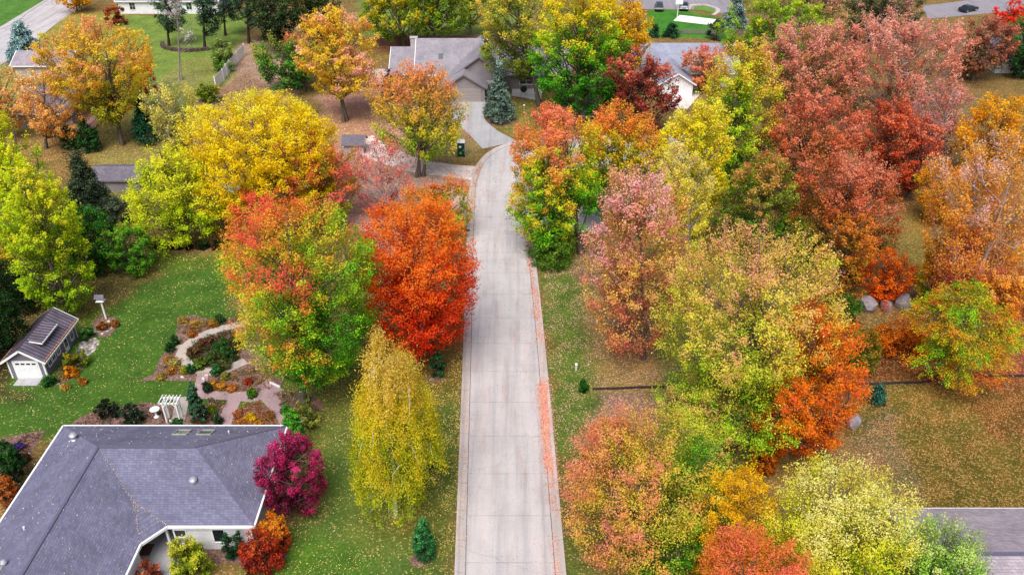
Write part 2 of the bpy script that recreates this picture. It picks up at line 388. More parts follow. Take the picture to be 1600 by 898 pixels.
    if K2:
        E = np.concatenate([c[2:] for c in ends]); nt_ = int(min(M, 60+150*twig*(1 if wpx > 90 else .4)))
        if wpx < 45: nt_ = 0
        if mode == 'down': nt_ = nt_//3
        root_pts = tip-dr*(Lv*.9)[:, None]
        for j in rng.choice(M, nt_, replace=False):
            dd = np.linalg.norm(E-root_pts[j], axis=1)+np.maximum(E[:, 2]-root_pts[j][2], 0)*1.5*(mode != 'down'); o0 = E[dd.argmin()]
            tp = tip[j]-dr[j]*Lv[j]*(.05 if (bare or dens < .7) else .3); r0 = np.clip(.006*Rr, .014, .05)*(1.15 if (bare or dens < .7) else 1)
            mid = root_pts[j]*.6+o0*.4
            segs.append((np.array([o0, mid, tp]), np.array([r0, r0*.8, r0*.35])))
    tubes_mesh('trunk', segs, bk, root, 7 if wpx > 150 else 5)
    if lit: LITTER_SRC.append((bx, by, Rr, stops, wpx))
    return root
# ---------------------------------------------------------------- trees (positions surveyed from the photo)
MT, DT, SH = 'maple_tree', 'deciduous_tree', 'shrub'
def T(kind, u0, u1, vt, pal, label, **k):
    cat = {'shrub': 'shrub', 'hedge_bush': 'bush'}.get(kind, 'tree')
    tree(kind, label, cat, u0, u1, vt, pal, **k)
CON = dict(mat=NEEDLE, mode='flat', shape='cone', lobe=.16, leaf=3.2, dens=2.6, cb=.04, kn=.3, kz=.3, lit=False, bk=BARKD, twig=.3)
PILL = dict(mat=NEEDLE, mode='ball', shape='spire', lobe=.1, leaf=2.8, dens=2.2, cb=.02, kn=.3, lit=False, bk=BARKD, twig=.2)
BUSH = dict(mode='ball', shape='hedge', cb=.0, lobe=.2, leaf=3.0, dens=1.5, gain=.78, lit=False, bk=BARKD, twig=.4)
# left of the street, front
T(MT, 352, 590, 290, '3f7810 569414 72a418 9cb01e e0b430 f4843c f0604c', 'big maple green below and coral on top beside the garden path', base=(473, 634), cb=0.16, shape='round', kz=0.45, kn=0.7, kx=-0.28, ko=.1, dens=1.15, leaf=3.0)
T(MT, 552, 740, 286, 'c02c06 dc400a f05410 fc7218 ff9028', 'blazing orange red maple overhanging the left kerb', base=(650, 572), cb=.12, shape='broad', kz=0.85, kn=0.45, dens=1.25, lobe=0.22, leaf=3.0)
T('birch_tree', 536, 694, 522, '8c9c14 a4ac18 c8bc1c e0c428 f0d060', 'weeping yellow birch standing alone on the front lawn', base=(619, 803), cb=0.07, shape='weep', mode='down', kz=0.7, bk=BARKW, dens=1.6, lobe=0.5, trunkr=0.15)
T(MT, 402, 502, 672, '4c0a2a 801840 a82458 bc3a72', 'purple maple at the corner of the slate roofed house', base=(452, 800), cb=.1, shape='broad', kn=.5, dens=1.2, gain=0.75)
# left edge
T(DT, -50, 70, 150, '6c8c10 92aa12 b6ba1a d8d030', 'tall lime yellow tree at the left edge of the photo', h=24, cb=0.1, shape='tall', kn=.4, stems=2)
T(DT, 8, 126, 232, '5c8010 8aa412 b0b818 d4ca2c', 'lime yellow tree with drooping skirts in front of the dark spruce', h=22, cb=0.05, shape='tall', kn=.4)
T(DT, -40, 50, 352, 'a89410 c8b018 e0c028', 'small golden yellow tree low at the left edge', h=8, cb=.1, dens=.9)
T('spruce_tree', 92, 168, 228, '141e14 223020 36462e 4a5a3e', 'dark dull green spruce behind the rounded green bush', base=(130, 338), **CON)
T(SH, 82, 178, 318, '16400e 225612 30681a 428024', 'large rounded dark green bush below the dull spruce', base=(126, 418), **BUSH)
T(SH, 152, 202, 306, '3a4a34 5a6a50 707c60', 'grey green shrub right of the rounded dark bush', base=(180, 350), **BUSH)
T(DT, 160, 240, 342, '2a6410 42821a 629422 9c9c28', 'small bright green tree at the corner of the back lawn', base=(205, 425), cb=.05, shape='broad', dens=1.0)
T(SH, -30, 66, 402, '0e260c 18380f 224a16', 'dark green bush behind the garden shed', base=(22, 478), **BUSH)
T(SH, -50, 34, 452, '10280e 1c3c12 2a4c1a', 'dark green bush left of the garden shed', base=(-18, 560), **BUSH)
T(DT, 187, 345, 206, '84a010 a8b418 c4c422 dcd83c', 'spreading lime yellow tree behind the back lawn', base=(287, 381), cb=.1, shape='ovate', dens=1.0, kn=.4, trunkr=.3)
T(DT, 226, 312, 118, '98984a b8b050 d0c068', 'thin olive tree nearly bare behind the spreading lime tree', base=(268, 262), cb=.2, shape='vase', mode='feather', dens=1.0, bare=.3, bk=BARKL)
T('spruce_tree', 200, 246, 138, '143c22 1e4c2e 2c5c3a', 'dark green conifer left of the nearly bare olive tree', base=(222, 222), **CON)
T(DT, 283, 520, 136, 'b4ac10 d8c40c f4d00c fcdc18 ffe83c', 'broad golden yellow tree, the widest yellow crown', base=(402, 345), cb=.1, shape='broad', kn=.4, kz=.5, kx=-.1, lobe=0.17, dens=1.5, leaf=3.0)
T(DT, 62, 240, 16, '84882c b4b02c e4bc30 f4c444 f4ac70', 'large thinning orange tree with a leaning grey trunk', base=(196, 226), cb=.2, shape='vase', dens=1.0, kn=0.8, stems=2, bk=BARK)
T(DT, 186, 238, 58, 'c89410 f0bc1c ffd43c', 'small bright yellow tree beside the burgundy one', base=(215, 150), cb=.3, dens=.9)
T(MT, 192, 245, 96, '641208 98240c c84014 d8841c', 'small burgundy maple below the bright yellow crown', base=(204, 172), cb=.2, dens=.9)
T(DT, 26, 136, 100, 'dc9c48 f0b460 f8cc8c', 'pale peach tree in front of the beige garage', base=(72, 232), cb=.15, dens=0.8, kn=.3, bare=.15)
T(DT, -40, 48, 96, 'dc9c48 f0b460 f8cc8c', 'pale peach tree left of the beige garage', base=(0, 215), cb=.15, dens=0.8, bare=.15)
T('arborvitae', 118, 152, 184, '0e300c 184412 245218', 'dark green pointed arborvitae right of the cabin gable', base=(140, 236), **PILL)
T('arborvitae', 92, 122, 190, '123410 1e4a16 2a5a1e', 'dark green arborvitae left of its pointed twin by the cabin', base=(108, 232), **PILL)
T('spruce_tree', 4, 70, 24, '2c4648 486668 72908e 9cb0aa', 'blue spruce beside the upper left street', base=(38, 106), **CON)
T(DT, 84, 152, -34, 'b88410 dca414 f0bc20', 'golden tree overhanging the upper left street', base=(120, 18), cb=.2)
T(SH, 164, 196, 6, '6c2c18 984020 b86038', 'small rust red bush left of the white house', base=(182, 38), **BUSH)
for a in [(236, 290, -42, (264, 72), 'thin dark pine left of the bare grey tree'), (298, 350, -46, (320, 77), 'dark pine directly right of the bare grey tree'), (332, 378, -50, (352, 56), 'dark pine in the middle of the pine row'), (362, 414, -60, (389, 68), 'dark pine at the right end of the pine row')]:
    T('pine_tree', a[0], a[1], a[2], '16281a 26402a 3c583c 5a7050', a[4], base=a[3], cb=.2, shape='tall', mode='flat', mat=NEEDLE, dens=1.3, leaf=3.0, bk=BARKD, lit=False, group='pines behind the upper lawn', lobe=.35)
T(DT, 252, 314, -48, 'a8a09c b8aea8', 'bare grey tree standing on the upper lawn', base=(281, 125), cb=.3, shape='vase', mode='feather', dens=0.16, bare=.7, bk=BARKL, twig=5, stems=2, trunkr=0.14)
T(SH, 326, 366, 56, '5c8028 7a983c 98a858', 'pale green willowy shrub left of the white fence', base=(355, 110), **{**BUSH, 'mode': 'feather'})
T(SH, 304, 342, 126, '44701a 7c9220 b8a830', 'yellow green shrub at the near end of the white fence', base=(324, 160), **BUSH)
T(MT, 398, 498, 42, '24560f 34701a 548424 90883a c07a48', 'green tree with a few rusty leaves left of the tall amber tree', base=(477, 142), cb=.14, shape='broad', kz=.4, dens=1.4)
T(DT, 458, 590, 2, 'ccc050 e8c83c fcd028 fcbc58 f0b898', 'tall amber and peach tree with twin trunks', base=(541, 190), cb=.25, shape='tall', kz=.2, kn=0.8, stems=2, dens=1.3)
T(DT, 392, 470, -40, '182a14 2c4420 4c5a2c', 'dark green tree at the top behind the rusty green tree', h=17, cb=.1, dens=1.3)
T(DT, 452, 530, -52, '20381a 3c5424 8a6a38', 'dark mixed tree at the top behind the amber tree', h=17, cb=.1, dens=1.3)
T(DT, 556, 668, -50, '5c7810 82921a b4a41e dcb82a', 'yellow green tree with a dark trunk left of its neighbour at the fence', base=(632, 76), cb=.2, shape='broad', dens=1.2)
T(DT, 636, 744, -54, '4c7014 728818 a0921e', 'olive green tree in front of the brown fence', base=(676, 70), cb=.2, shape='broad', dens=1.2)
T(DT, 700, 772, -60, '7c7a2c a89838 d0ac50', 'dull yellow tree behind the grey house roof', base=(735, 58), cb=.2, dens=.6)
T(DT, 732, 866, -64, '5c701a 80902a b4a834 e0c04a', 'olive yellow tree over the right end of the grey house', base=(843, 166), cb=.24, shape='round', dens=.85)
T(MT, 832, 985, -46, '2a6c0c 3f8212 6a9c18 c8c020 ffd820', 'tall green tree with bright yellow tips, top centre', base=(900, 190), cb=.1, shape='tall', kz=.75, kn=.3, dens=1.15)
T(DT, 922, 1022, -20, '7c8412 c09c12 f4bc18 ffd030', 'golden yellow tree above the brown red crown', base=(972, 150), cb=.15)
T('spruce_tree', 756, 804, 94, '32443a 506458 74887c', 'grey green spruce in front of the grey house', base=(781, 188), **CON)
T('spruce_tree', 864, 896, 132, '5c7a7c 84a0a2 a4b8b8', 'small blue spruce tip under the tall green tree', base=(880, 180), **CON)
T('spruce_tree', 908, 936, 140, '6c8480 94a8a4', 'pale blue spruce right of the smaller blue one', base=(922, 188), **CON)
T(DT, 582, 730, 80, '7c9c1c a8a424 d8b434 f0a850 ec9468', 'thin coral and green tree with several trunks beside the portable toilet', base=(656, 276), cb=.26, shape='broad', stems=3, dens=0.9, kz=0.7, mode='feather', kn=0.35)
T(SH, 594, 634, 110, '5c1828 803448 98506a', 'burgundy shrub left of the grey garage wall', base=(612, 156), **BUSH)
T(DT, 938, 1062, 68, '501812 702a20 944434 b4684c', 'brown red round tree in front of the blue grey roof', base=(1000, 212), cb=.06, shape='broad', dens=.95, leaf=4.0)
# right of the street
T(MT, 796, 934, 150, '3a8010 62a018 a0b41e e0bc2c f4a848 f08c64', 'green maple with coral tips leaning over the street end', base=(908, 396), cb=.1, shape='broad', kz=0.6, kx=-0.2, dens=1.35)
T(MT, 900, 1042, 152, '3f7e10 6c981a b8b020 f4b428 f89448', 'maple with amber top and green skirt right of the coral tipped one', base=(965, 350), cb=.1, shape='broad', kz=.7, dens=1.3)
T(SH, 822, 900, 352, '3a6c14 588020 7c8c2a', 'low green shrub under the coral tipped maple', base=(868, 410), **BUSH)
T(DT, 1024, 1142, 138, 'a8b018 ccc41c ecd428 f8e458', 'pale yellow tree behind the rosy half bare tree', h=22, cb=.1, shape='tall', dens=1.2, gain=1.15)
T(MT, 1062, 1140, 64, 'b09a38 d8905c e88080', 'small pink and amber tree right of the blue grey roof', h=10, cb=.1, dens=1.0)
T(MT, 1086, 1218, 46, '44800e 70a418 b0bc24 e4c43c f0c060', 'tall yellow green tree right of the blue grey roof', h=26, cb=.08, shape='tall', kz=.5)
T(DT, 1124, 1240, 230, '2c5810 4c7c14 88902c b88444', 'olive green and rust tree under the salmon crowns', h=17, cb=.06, shape='broad', gain=0.85)
T(MT, 916, 1072, 224, 'c05848 dc7c68 e0a060 d8b850 ec9c90 dca8a4', 'rosy half bare maple on the right verge', base=(1006, 562), cb=.1, shape='broad', mode='feather', dens=0.8, bare=.25, bk=BARK, kz=.4, twig=1.6, lobe=0.4, trunkr=0.17, leaf=3.2)
T(DT, 1012, 1112, 212, 'a8b02c ccc438 e4d050 dcc890', 'olive half bare tree behind the rosy one', base=(1078, 440), cb=.1, shape='tall', mode='feather', dens=0.8, bare=.2, bk=BARKL)
T(SH, 1032, 1112, 392, '6c8818 a8a424 e09040', 'yellow green shrub between the rosy tree and the big tan tree', base=(1072, 470), **BUSH)
T(MT, 1030, 1306, 334, '5c9014 86ac1c b4bc30 d4c848 e8b868 f0a488', 'huge green maple with a tan and pink top right of the verge', base=(1190, 700), cb=.1, shape='broad', kz=.5, kn=.5, leaf=3.0, dens=1.3, gain=1.06)
T(MT, 1180, 1350, 452, 'b84c06 dc6c0a f48c14 f07a20 e86030', 'glowing orange maple hanging over the grey boulders', base=(1290, 728), cb=0.16, shape='tall', kz=.4, kn=.5, dens=0.9)
T(MT, 1182, 1344, 128, '4c6414 8c5c24 b46038 cc7454 d48c70', 'salmon red maple standing left of the deep red one', h=19, cb=.08, shape='broad', kz=.5)
T(MT, 1322, 1446, 148, '6c3010 983c1c b4502c c46c48', 'deep red maple behind the side lawn', h=16, cb=.1, shape='round', kn=.5)
T(MT, 1238, 1404, 226, '4c5a0e 7c5c14 a8602c c46c48 d08464', 'rust and olive maple with a dark trunk right of the dark green tree', base=(1302, 418), cb=.1, shape='broad', kz=0.8)
T(DT, 1196, 1352, 18, '7c8434 a88850 cc8468 dc9880 e0a894', 'dusty pink tree below the upper right corner street', h=19, cb=.12, shape='round', dens=1.1, mode='feather')
T(DT, 1322, 1508, 2, '8c7444 b88060 d48870 e09c84 e4ac98', 'wide dusty pink tree with bare grey branches', h=22, cb=.12, shape='broad', dens=1.0, bare=.25, mode='feather', bk=BARKL)
T(DT, 1124, 1302, -14, '4c7c10 789818 a8ac20', 'yellow green tree behind the dusty pink one', h=17, cb=.1)
T(DT, 1414, 1532, 118, '8c5048 b07068 cc8878', 'mauve half bare tree above the yellow orange one', h=15, cb=.1, dens=0.7, bare=.35, mode='feather', bk=BARKL)
T(DT, 1432, 1520, 246, '788c14 c89c14 f0981c e87830', 'yellow and orange small tree at the top of the side lawn', h=10, cb=.05)
T(MT, 1500, 1624, 142, 'c8800c f0ac14 ffc42c', 'golden orange tree at the right edge of the photo', h=15, cb=.1)
T(DT, 1488, 1584, 18, '4c4c24 7c5434 a4604c b87458', 'brown red tree below the upper right street', h=14, cb=.1)
T(DT, 1562, 1650, 14, '1c4014 2e5a20 44702c', 'dark green tree in the upper right corner', h=14, cb=.1)
T(MT, 1558, 1622, -2, 'c02410 e83c20 f85838', 'small scarlet tree in the upper right corner', h=7, cb=.1)
T(DT, 1434, 1622, 204, 'c8645c dc8450 eca02c ecb458 c8a098', 'half bare coral tree with pale leaning branches', base=(1499, 517), cb=.18, shape='vase', mode='feather', dens=0.95, bare=0.25, bk=BARKL, stems=2, twig=1.8, lobe=0.45)
T(MT, 1410, 1584, 442, '4c9414 74a818 b0b01c f0a820 ec6c30', 'low green maple edged with orange above the lawn edging', base=(1470, 600), cb=.08, shape='broad', kz=-.2, kn=.7, dens=1.2, mode='flat', lobe=0.5)
T(DT, 1346, 1434, 386, 'd85408 f07410 fc902c', 'small bright orange tree behind the pale boulders', base=(1388, 468), cb=.05)
T(SH, 1364, 1446, 496, 'c85c0c e88014 f09c28', 'orange shrub in front of the pale boulders', base=(1400, 548), **BUSH)
T(SH, 1292, 1346, 456, '1e4c0e 346c16 548020', 'dark green shrub left of the pale boulders', base=(1334, 520), **BUSH)
T(SH, 1316, 1376, 508, '4c5c10 807c1c b08020', 'olive shrub above the right lawn edging', base=(1345, 580), **BUSH)
T(DT, 1196, 1330, -40, '6c6c34 a08050 b88c78', 'dull mauve and olive tree at the top edge', h=17, cb=.05, dens=1.1)
T(DT, 1316, 1440, -44, '2c4c28 5c6038 b07c70', 'dark green and rose tree at the top edge', h=16, cb=.05, dens=1.1)
T('spruce_tree', 1128, 1172, -14, '3c5450 5c7470 88989c', 'grey blue spruce beside the far parking court', base=(1150, 46), **CON)
T('spruce_tree', 1034, 1064, 34, '143018 20482a', 'dark green fir behind the blue grey roof, right one', base=(1050, 58), **CON)
T('spruce_tree', 1014, 1034, 34, '18301c 28482c', 'dark green fir behind the blue grey roof, left one', base=(1024, 58), **CON)
T(SH, 1106, 1132, 28, '484c40 606454', 'dark grey green shrub at the end of the pale court', base=(1120, 62), **BUSH)
T(DT, 1030, 1100, 270, 'a8a028 ccb82c e8cc38', 'small yellow green tree in front of the rosy one', h=9, cb=.05, dens=.7)
T(DT, 1404, 1470, 176, '8c3820 b85c40 d08060', 'brown coral tree between the deep red maple and the yellow one', h=14, cb=.1)
T(DT, 1200, 1290, 330, '2c5010 4c6c14 886c1c', 'dark olive tree in the shade under the salmon maple', h=9, cb=.05)
T(DT, 1280, 1366, 330, '5c5c14 8c6c1c b4741c c87c34', 'olive rust tree between the dark trunked maple and the side lawn', h=13, cb=.04, shape='broad')
T(DT, 1432, 1512, 352, '7c9818 b8a820 eca828 f08c34', 'golden and green tree right of the side lawn', h=12, cb=.05, lobe=.4)
T(MT, 1512, 1626, 392, 'b85c30 e08430 f0a830 e8b870', 'orange and gold tree low at the right edge', h=13, cb=.05, lobe=.4)
# lower right
T(MT, 884, 1142, 634, '3c7c12 5c9418 98ac2c ccb83c e8a858 f0947c', 'coral and green maple in the lower centre right', h=15, cb=.1, shape='broad', kx=-0.45, kz=.3, kn=0.5, leaf=3.0)
T(DT, 1080, 1212, 724, '949810 e0b00c ffc818', 'bright yellow tree between the coral and lime maples', h=13, cb=.08, shape='broad', leaf=3.0)
T(MT, 1070, 1268, 826, 'e07c1c f09838 f48c48 e8745c', 'orange pink maple at the bottom edge', h=13.5, cb=.1, shape='broad', leaf=3.0)
T(MT, 1188, 1432, 712, '749c10 9cb418 c0c420 e0d444 f0e490', 'feathery lime yellow maple in front of the big lawn', h=15, cb=.1, shape='broad', mode='feather', kz=.55, leaf=3.0, gain=1.05)
T(MT, 1366, 1546, 808, '2c5c14 487c1c 7ca034 c0c878', 'green maple with pale tips over the grey brown roof', h=13, cb=.1, shape='broad', mode='feather', kz=.5, leaf=3.0)
T(DT, 1014, 1168, 590, '8c942c b4a848 cca468', 'olive tan tree between the huge maple and the coral maple', h=10, cb=.05, dens=.8)
T(SH, 912, 1012, 652, 'c86c10 ec9028 e87c5c', 'orange shrub behind the coral and green maple', h=6, **BUSH)
T(SH, 1176, 1222, 660, 'a85408 d8780c ec9414', 'amber orange shrub under the glowing orange maple', h=6, **BUSH)
# behind the big maple, left
T(MT, 424, 560, 196, '6c8c1c a89028 d87838 e06848 dc7060', 'rosy and green maple behind the big coral topped one', base=(506, 350), cb=.1, shape='broad', kn=.7, dens=.85)
T(DT, 526, 652, 214, 'b85048 d87064 e08c84', 'pink half bare tree beside the gravel drive', base=(608, 336), cb=.12, shape='vase', mode='feather', dens=.4, bare=.3, bk=BARKL)
T(MT, 628, 738, 262, '4c8012 84981c d89034 d86c54', 'low maple green below and orange above beside the kerb', base=(682, 368), cb=.06, shape='broad', kz=.6, dens=.75)
T(MT, 356, 466, 288, '6c9018 a89c28 e07c38 e46048', 'rosy maple behind the left shoulder of the big maple', base=(440, 400), cb=.1, dens=.9)
# small evergreens and bushes
T('arborvitae', 441, 460, 630, '1c4a10 2c6414 44801c', 'narrow bright green arborvitae at the house corner, left one', base=(450, 700), **PILL)
T('arborvitae', 447, 476, 634, '1c4a10 2c6414 4c881c', 'bright green arborvitae at the house corner, right one', base=(464, 702), **PILL)
T('arborvitae', 291, 317, 592, '183020 24442c 345438', 'dark columnar arborvitae right of the white garden arbor', base=(304, 660), **PILL)
T('juniper', 643, 679, 806, '12401c 1e5826 307034', 'young green juniper in a mulch ring on the front lawn', base=(659, 872), **PILL)
T('arborvitae', 672, 694, 540, '123014 1c4420 285428', 'small dark evergreen in a mulch ring under the orange maple', base=(682, 588), **PILL)
T('young_tree', 664, 684, 628, '143c28 20503a', 'thin dark sapling right of the weeping birch', base=(676, 745), cb=.1, dens=.25, shape='spire', lit=False, trunkr=.04)
T('spruce_tree', 1356, 1389, 598, '14362c 204c3c 306050', 'tiny blue green spruce at the edge of the right lawn', base=(1372, 629), **CON)
T(SH, 905, 920, 592, '1e5414 2e701c', 'tiny green shrub near the utility pedestal', base=(912, 610), **BUSH)
T('hedge_bush', 404, 451, 800, '8c1c1c c04020 e88020 f0a828', 'rounded shrub orange on top at the house corner', base=(428, 858), **BUSH)
T('hedge_bush', 374, 442, 826, '5c1410 8c2018 b03c1c c86028', 'rounded dark red shrub in front of the white wall', base=(408, 886), **BUSH)
T(SH, 263, 327, 832, '5c7c10 8ca01c b8b830 d0c848', 'yellow green feathery shrub beside the entry', base=(294, 896), **{**BUSH, 'mode': 'feather'})
T(SH, 347, 364, 824, '14381c 204c28 306038', 'dark green shrub against the white wall, left one', base=(358, 872), **{**BUSH, 'shape': 'spire'})
T(SH, 364, 382, 828, '1c4424 2c5830', 'small dark shrub against the white wall, right one', base=(373, 868), **BUSH)
T(SH, 214, 250, 874, '5c1c14 98442c c87850', 'russet clipped shrub at the entry walk', base=(233, 910), **BUSH)
T(SH, -20, 34, 682, '14380f 22501a 346424', 'dark green bush beside the stone strip', base=(6, 752), **BUSH)
T(SH, -14, 22, 740, '8c3c14 b86428 c88034', 'rust coloured shrub beside the stone strip', base=(8, 784), **BUSH)
T(SH, 98, 134, 548, '3c5c14 7c8818 c0a01c', 'low green and yellow plants along the shed wall', base=(116, 574), **BUSH)
T(SH, 100, 119, 570, 'd87c10 f09818 f8b830', 'orange mum bush in the shed border', base=(109, 588), **BUSH)
T(SH, 66, 86, 586, '1c4c18 2c6424 447c30', 'green bush at the shed corner', base=(76, 602), **BUSH)
T(SH, 124, 146, 512, '1c4014 2e5820 40702c', 'green plants by the far shed corner', base=(136, 528), **BUSH)
T(SH, 148, 182, 624, '141c14 24301e 343c28', 'dark shrub at the left end of the house border', base=(165, 652), **BUSH)
T(SH, 188, 222, 628, '14301a 224226 345434', 'dark green shrub in the house border', base=(205, 660), **BUSH)
for a in [(304, 548, 12, '5c4424 745830', 'brown low planting at the left inside the round path'), (322, 536, 11, '684030 7c5038', 'reddish planting at the top inside the round path'), (344, 542, 13, '2c5a20 3c6c28', 'brightest green planting inside the round path'), (358, 554, 13, '244a1c 345c24', 'dark green planting at the right inside the round path'), (332, 560, 12, '38501c 4c6824', 'olive green planting in the middle of the round path'), (312, 568, 10, '4c6c1c 6c8828', 'yellowish green planting at the lower left inside the round path'), (350, 570, 10, '485424 60682c', 'dull green planting at the bottom inside the round path'), (368, 534, 11, '4c4428 58502c', 'brown green planting at the upper right inside the round path')]:
    T('garden_plant', a[0]-a[2], a[0]+a[2], a[1]-10, a[3], a[4], base=(a[0], a[1]+6), group='plantings inside the round garden path', **BUSH)
T(SH, 456, 500, 618, '5c7c24 8c9838 c0a858', 'loose pale green shrub at the foot of the big maple', base=(482, 668), **{**BUSH, 'dens': .6, 'mode': 'feather'})
k_ = 0
for (u, v, w, hh, pal, lab) in [(272, 538, 7, 15, '12300f 1c4416', 'small cone evergreen at the left tip of the round path'), (265, 548, 7, 15, '12300f 1c4416', 'small cone evergreen below the left tip of the round path'), (343, 504, 7, 17, '12300f 1c4416', 'small cone evergreen at the top of the round garden'), (297, 582, 6, 16, '143814 205020', 'small cone evergreen below the round path, left one'), (336, 586, 8, 18, '143814 205020', 'small cone evergreen below the round path, right one'), (322, 612, 6, 24, '14240f 203418', 'dark leaning conifer beside the path crossing'), (338, 662, 9, 20, '14240f 203418', 'dark clipped evergreen between the two paths')]:
    T('arborvitae', u-w, u+w, v-hh, pal, lab, base=(u, v), **PILL)
PERE = [(285, 500, 'a89030 c8a84c'), (306, 506, 'b0903c c8a048'), (334, 506, 'a87c2c c09038'), (300, 522, 'c8742c d88c3c'), (262, 562, 'b88c3c c89c4c'), (272, 568, 'b0a040 c8b860'), (290, 578, '8c9818 b0ac24'), (266, 580, 'b87828 d09038'), (252, 588, '98902c b8a040'), (330, 602, 'd0981c e0ac2c'), (346, 604, 'c88c1c e0a030'), (362, 606, 'c8802c d89040'), (388, 596, 'a8301c c84828'), (394, 614, '3c7018 5c8c20'), (352, 588, '7c8c3c a0a04c'), (330, 640, '8ca010 a8b418'), (308, 664, 'c86c2c d88040'), (392, 652, 'e0b410 f8cc20'), (376, 660, 'c87838 d89048'), (404, 662, 'c8882c d8a038'), (372, 646, 'b86840 d08850'), (276, 660, '2c5c24 44783c'), (420, 650, '98682c b88040'), (128, 596, 'a8601c c88030'), (102, 604, 'b89038 d0a848'), (28, 700, '442c7c 6c4ca8'), (38, 716, '5c2c2c 7c4840'), (26, 728, '843c1c a45c30'), (470, 640, '8c6c2c a8883c'), (448, 640, '5c7c34 7c984c'), (160, 510, '8c4c20 a86830'), (178, 506, '985c28 b07438')]
PLAB = '''straw coloured clump at the upper edge of the round garden
small straw clump right of the first at the upper edge
tan clump nearest the top cone evergreen
rust orange clump above the curve of the round path
tan clump in the bed left of the round path
pale olive clump left of the round path
bright yellow green clump beside the lower left cone evergreen
amber brown clump in the bed left of the round path
dull olive clump at the far left tip of the garden bed
golden clump above the pink path, left end of the row
amber clump above the pink path, second in the row
orange tan clump above the pink path, third in the row
yellow clump above the pink path, right end of the row
deep red clump at the foot of the coral topped maple
fresh green clump beside the pink path under the maple
grey green clump below the round path
lime clump beside the dark clipped evergreen
orange clump at the house eave right of the arbor
brightest yellow clump in the bed between the two pink paths
rust clump left of the brightest yellow one
ochre clump right of the brightest yellow one
brick brown clump beside the slanting pink path
dark green clump at the foot of the arbor
olive brown clump near the right pink path
rusty clump at the tip of the shed border
straw clump at the near end of the shed border
violet flower clump beside the stone strip
dusky purple clump right of the violet flowers
rust red clump below the violet flowers
tan clump at the foot of the big maple trunk
grey green clump left of the big maple trunk
rust clump left of the birdhouse pole
amber rust clump right of the birdhouse pole'''.split('\n')
for i, (u, v, pal) in enumerate(PERE):
    r_ = 5.5+(i*7) % 4
    T('perennial_plant', u-r_, u+r_, v-r_*.8, pal, PLAB[i], base=(u, v+3), group='perennial clumps in the garden beds', **{**BUSH, 'dens': 1.0, 'twig': .1, 'gain': .6})
for i in range(9):
    u = 236+i*14+(i % 3)*3
    T('young_shrub', u-5, u+5, 374+(i*5) % 4, '281c18 3c2c24 3c4c20' if i % 3 else '1c3c14 2c541c', 'small dark shrub in the planted row behind the back lawn' if i % 3 else 'small green shrub in the planted row behind the back lawn', base=(u, 389), group='row of small shrubs behind the back lawn', **{**BUSH, 'dens': .9})
# ---------------------------------------------------------------- ground sheet with zones
def inpoly(px, py, poly):
    poly = np.asarray(poly, float); r = np.zeros(px.shape, bool); n = len(poly); j = n-1
    for i in range(n):
        xi, yi = poly[i]; xj, yj = poly[j]
        c = ((yi > py) != (yj > py)) & (px < (xj-xi)*(py-yi)/(yj-yi+1e-12)+xi); r ^= c; j = i
    return r
def PG(*uv): return np.array([g(u, v)[:2] for u, v in uv])
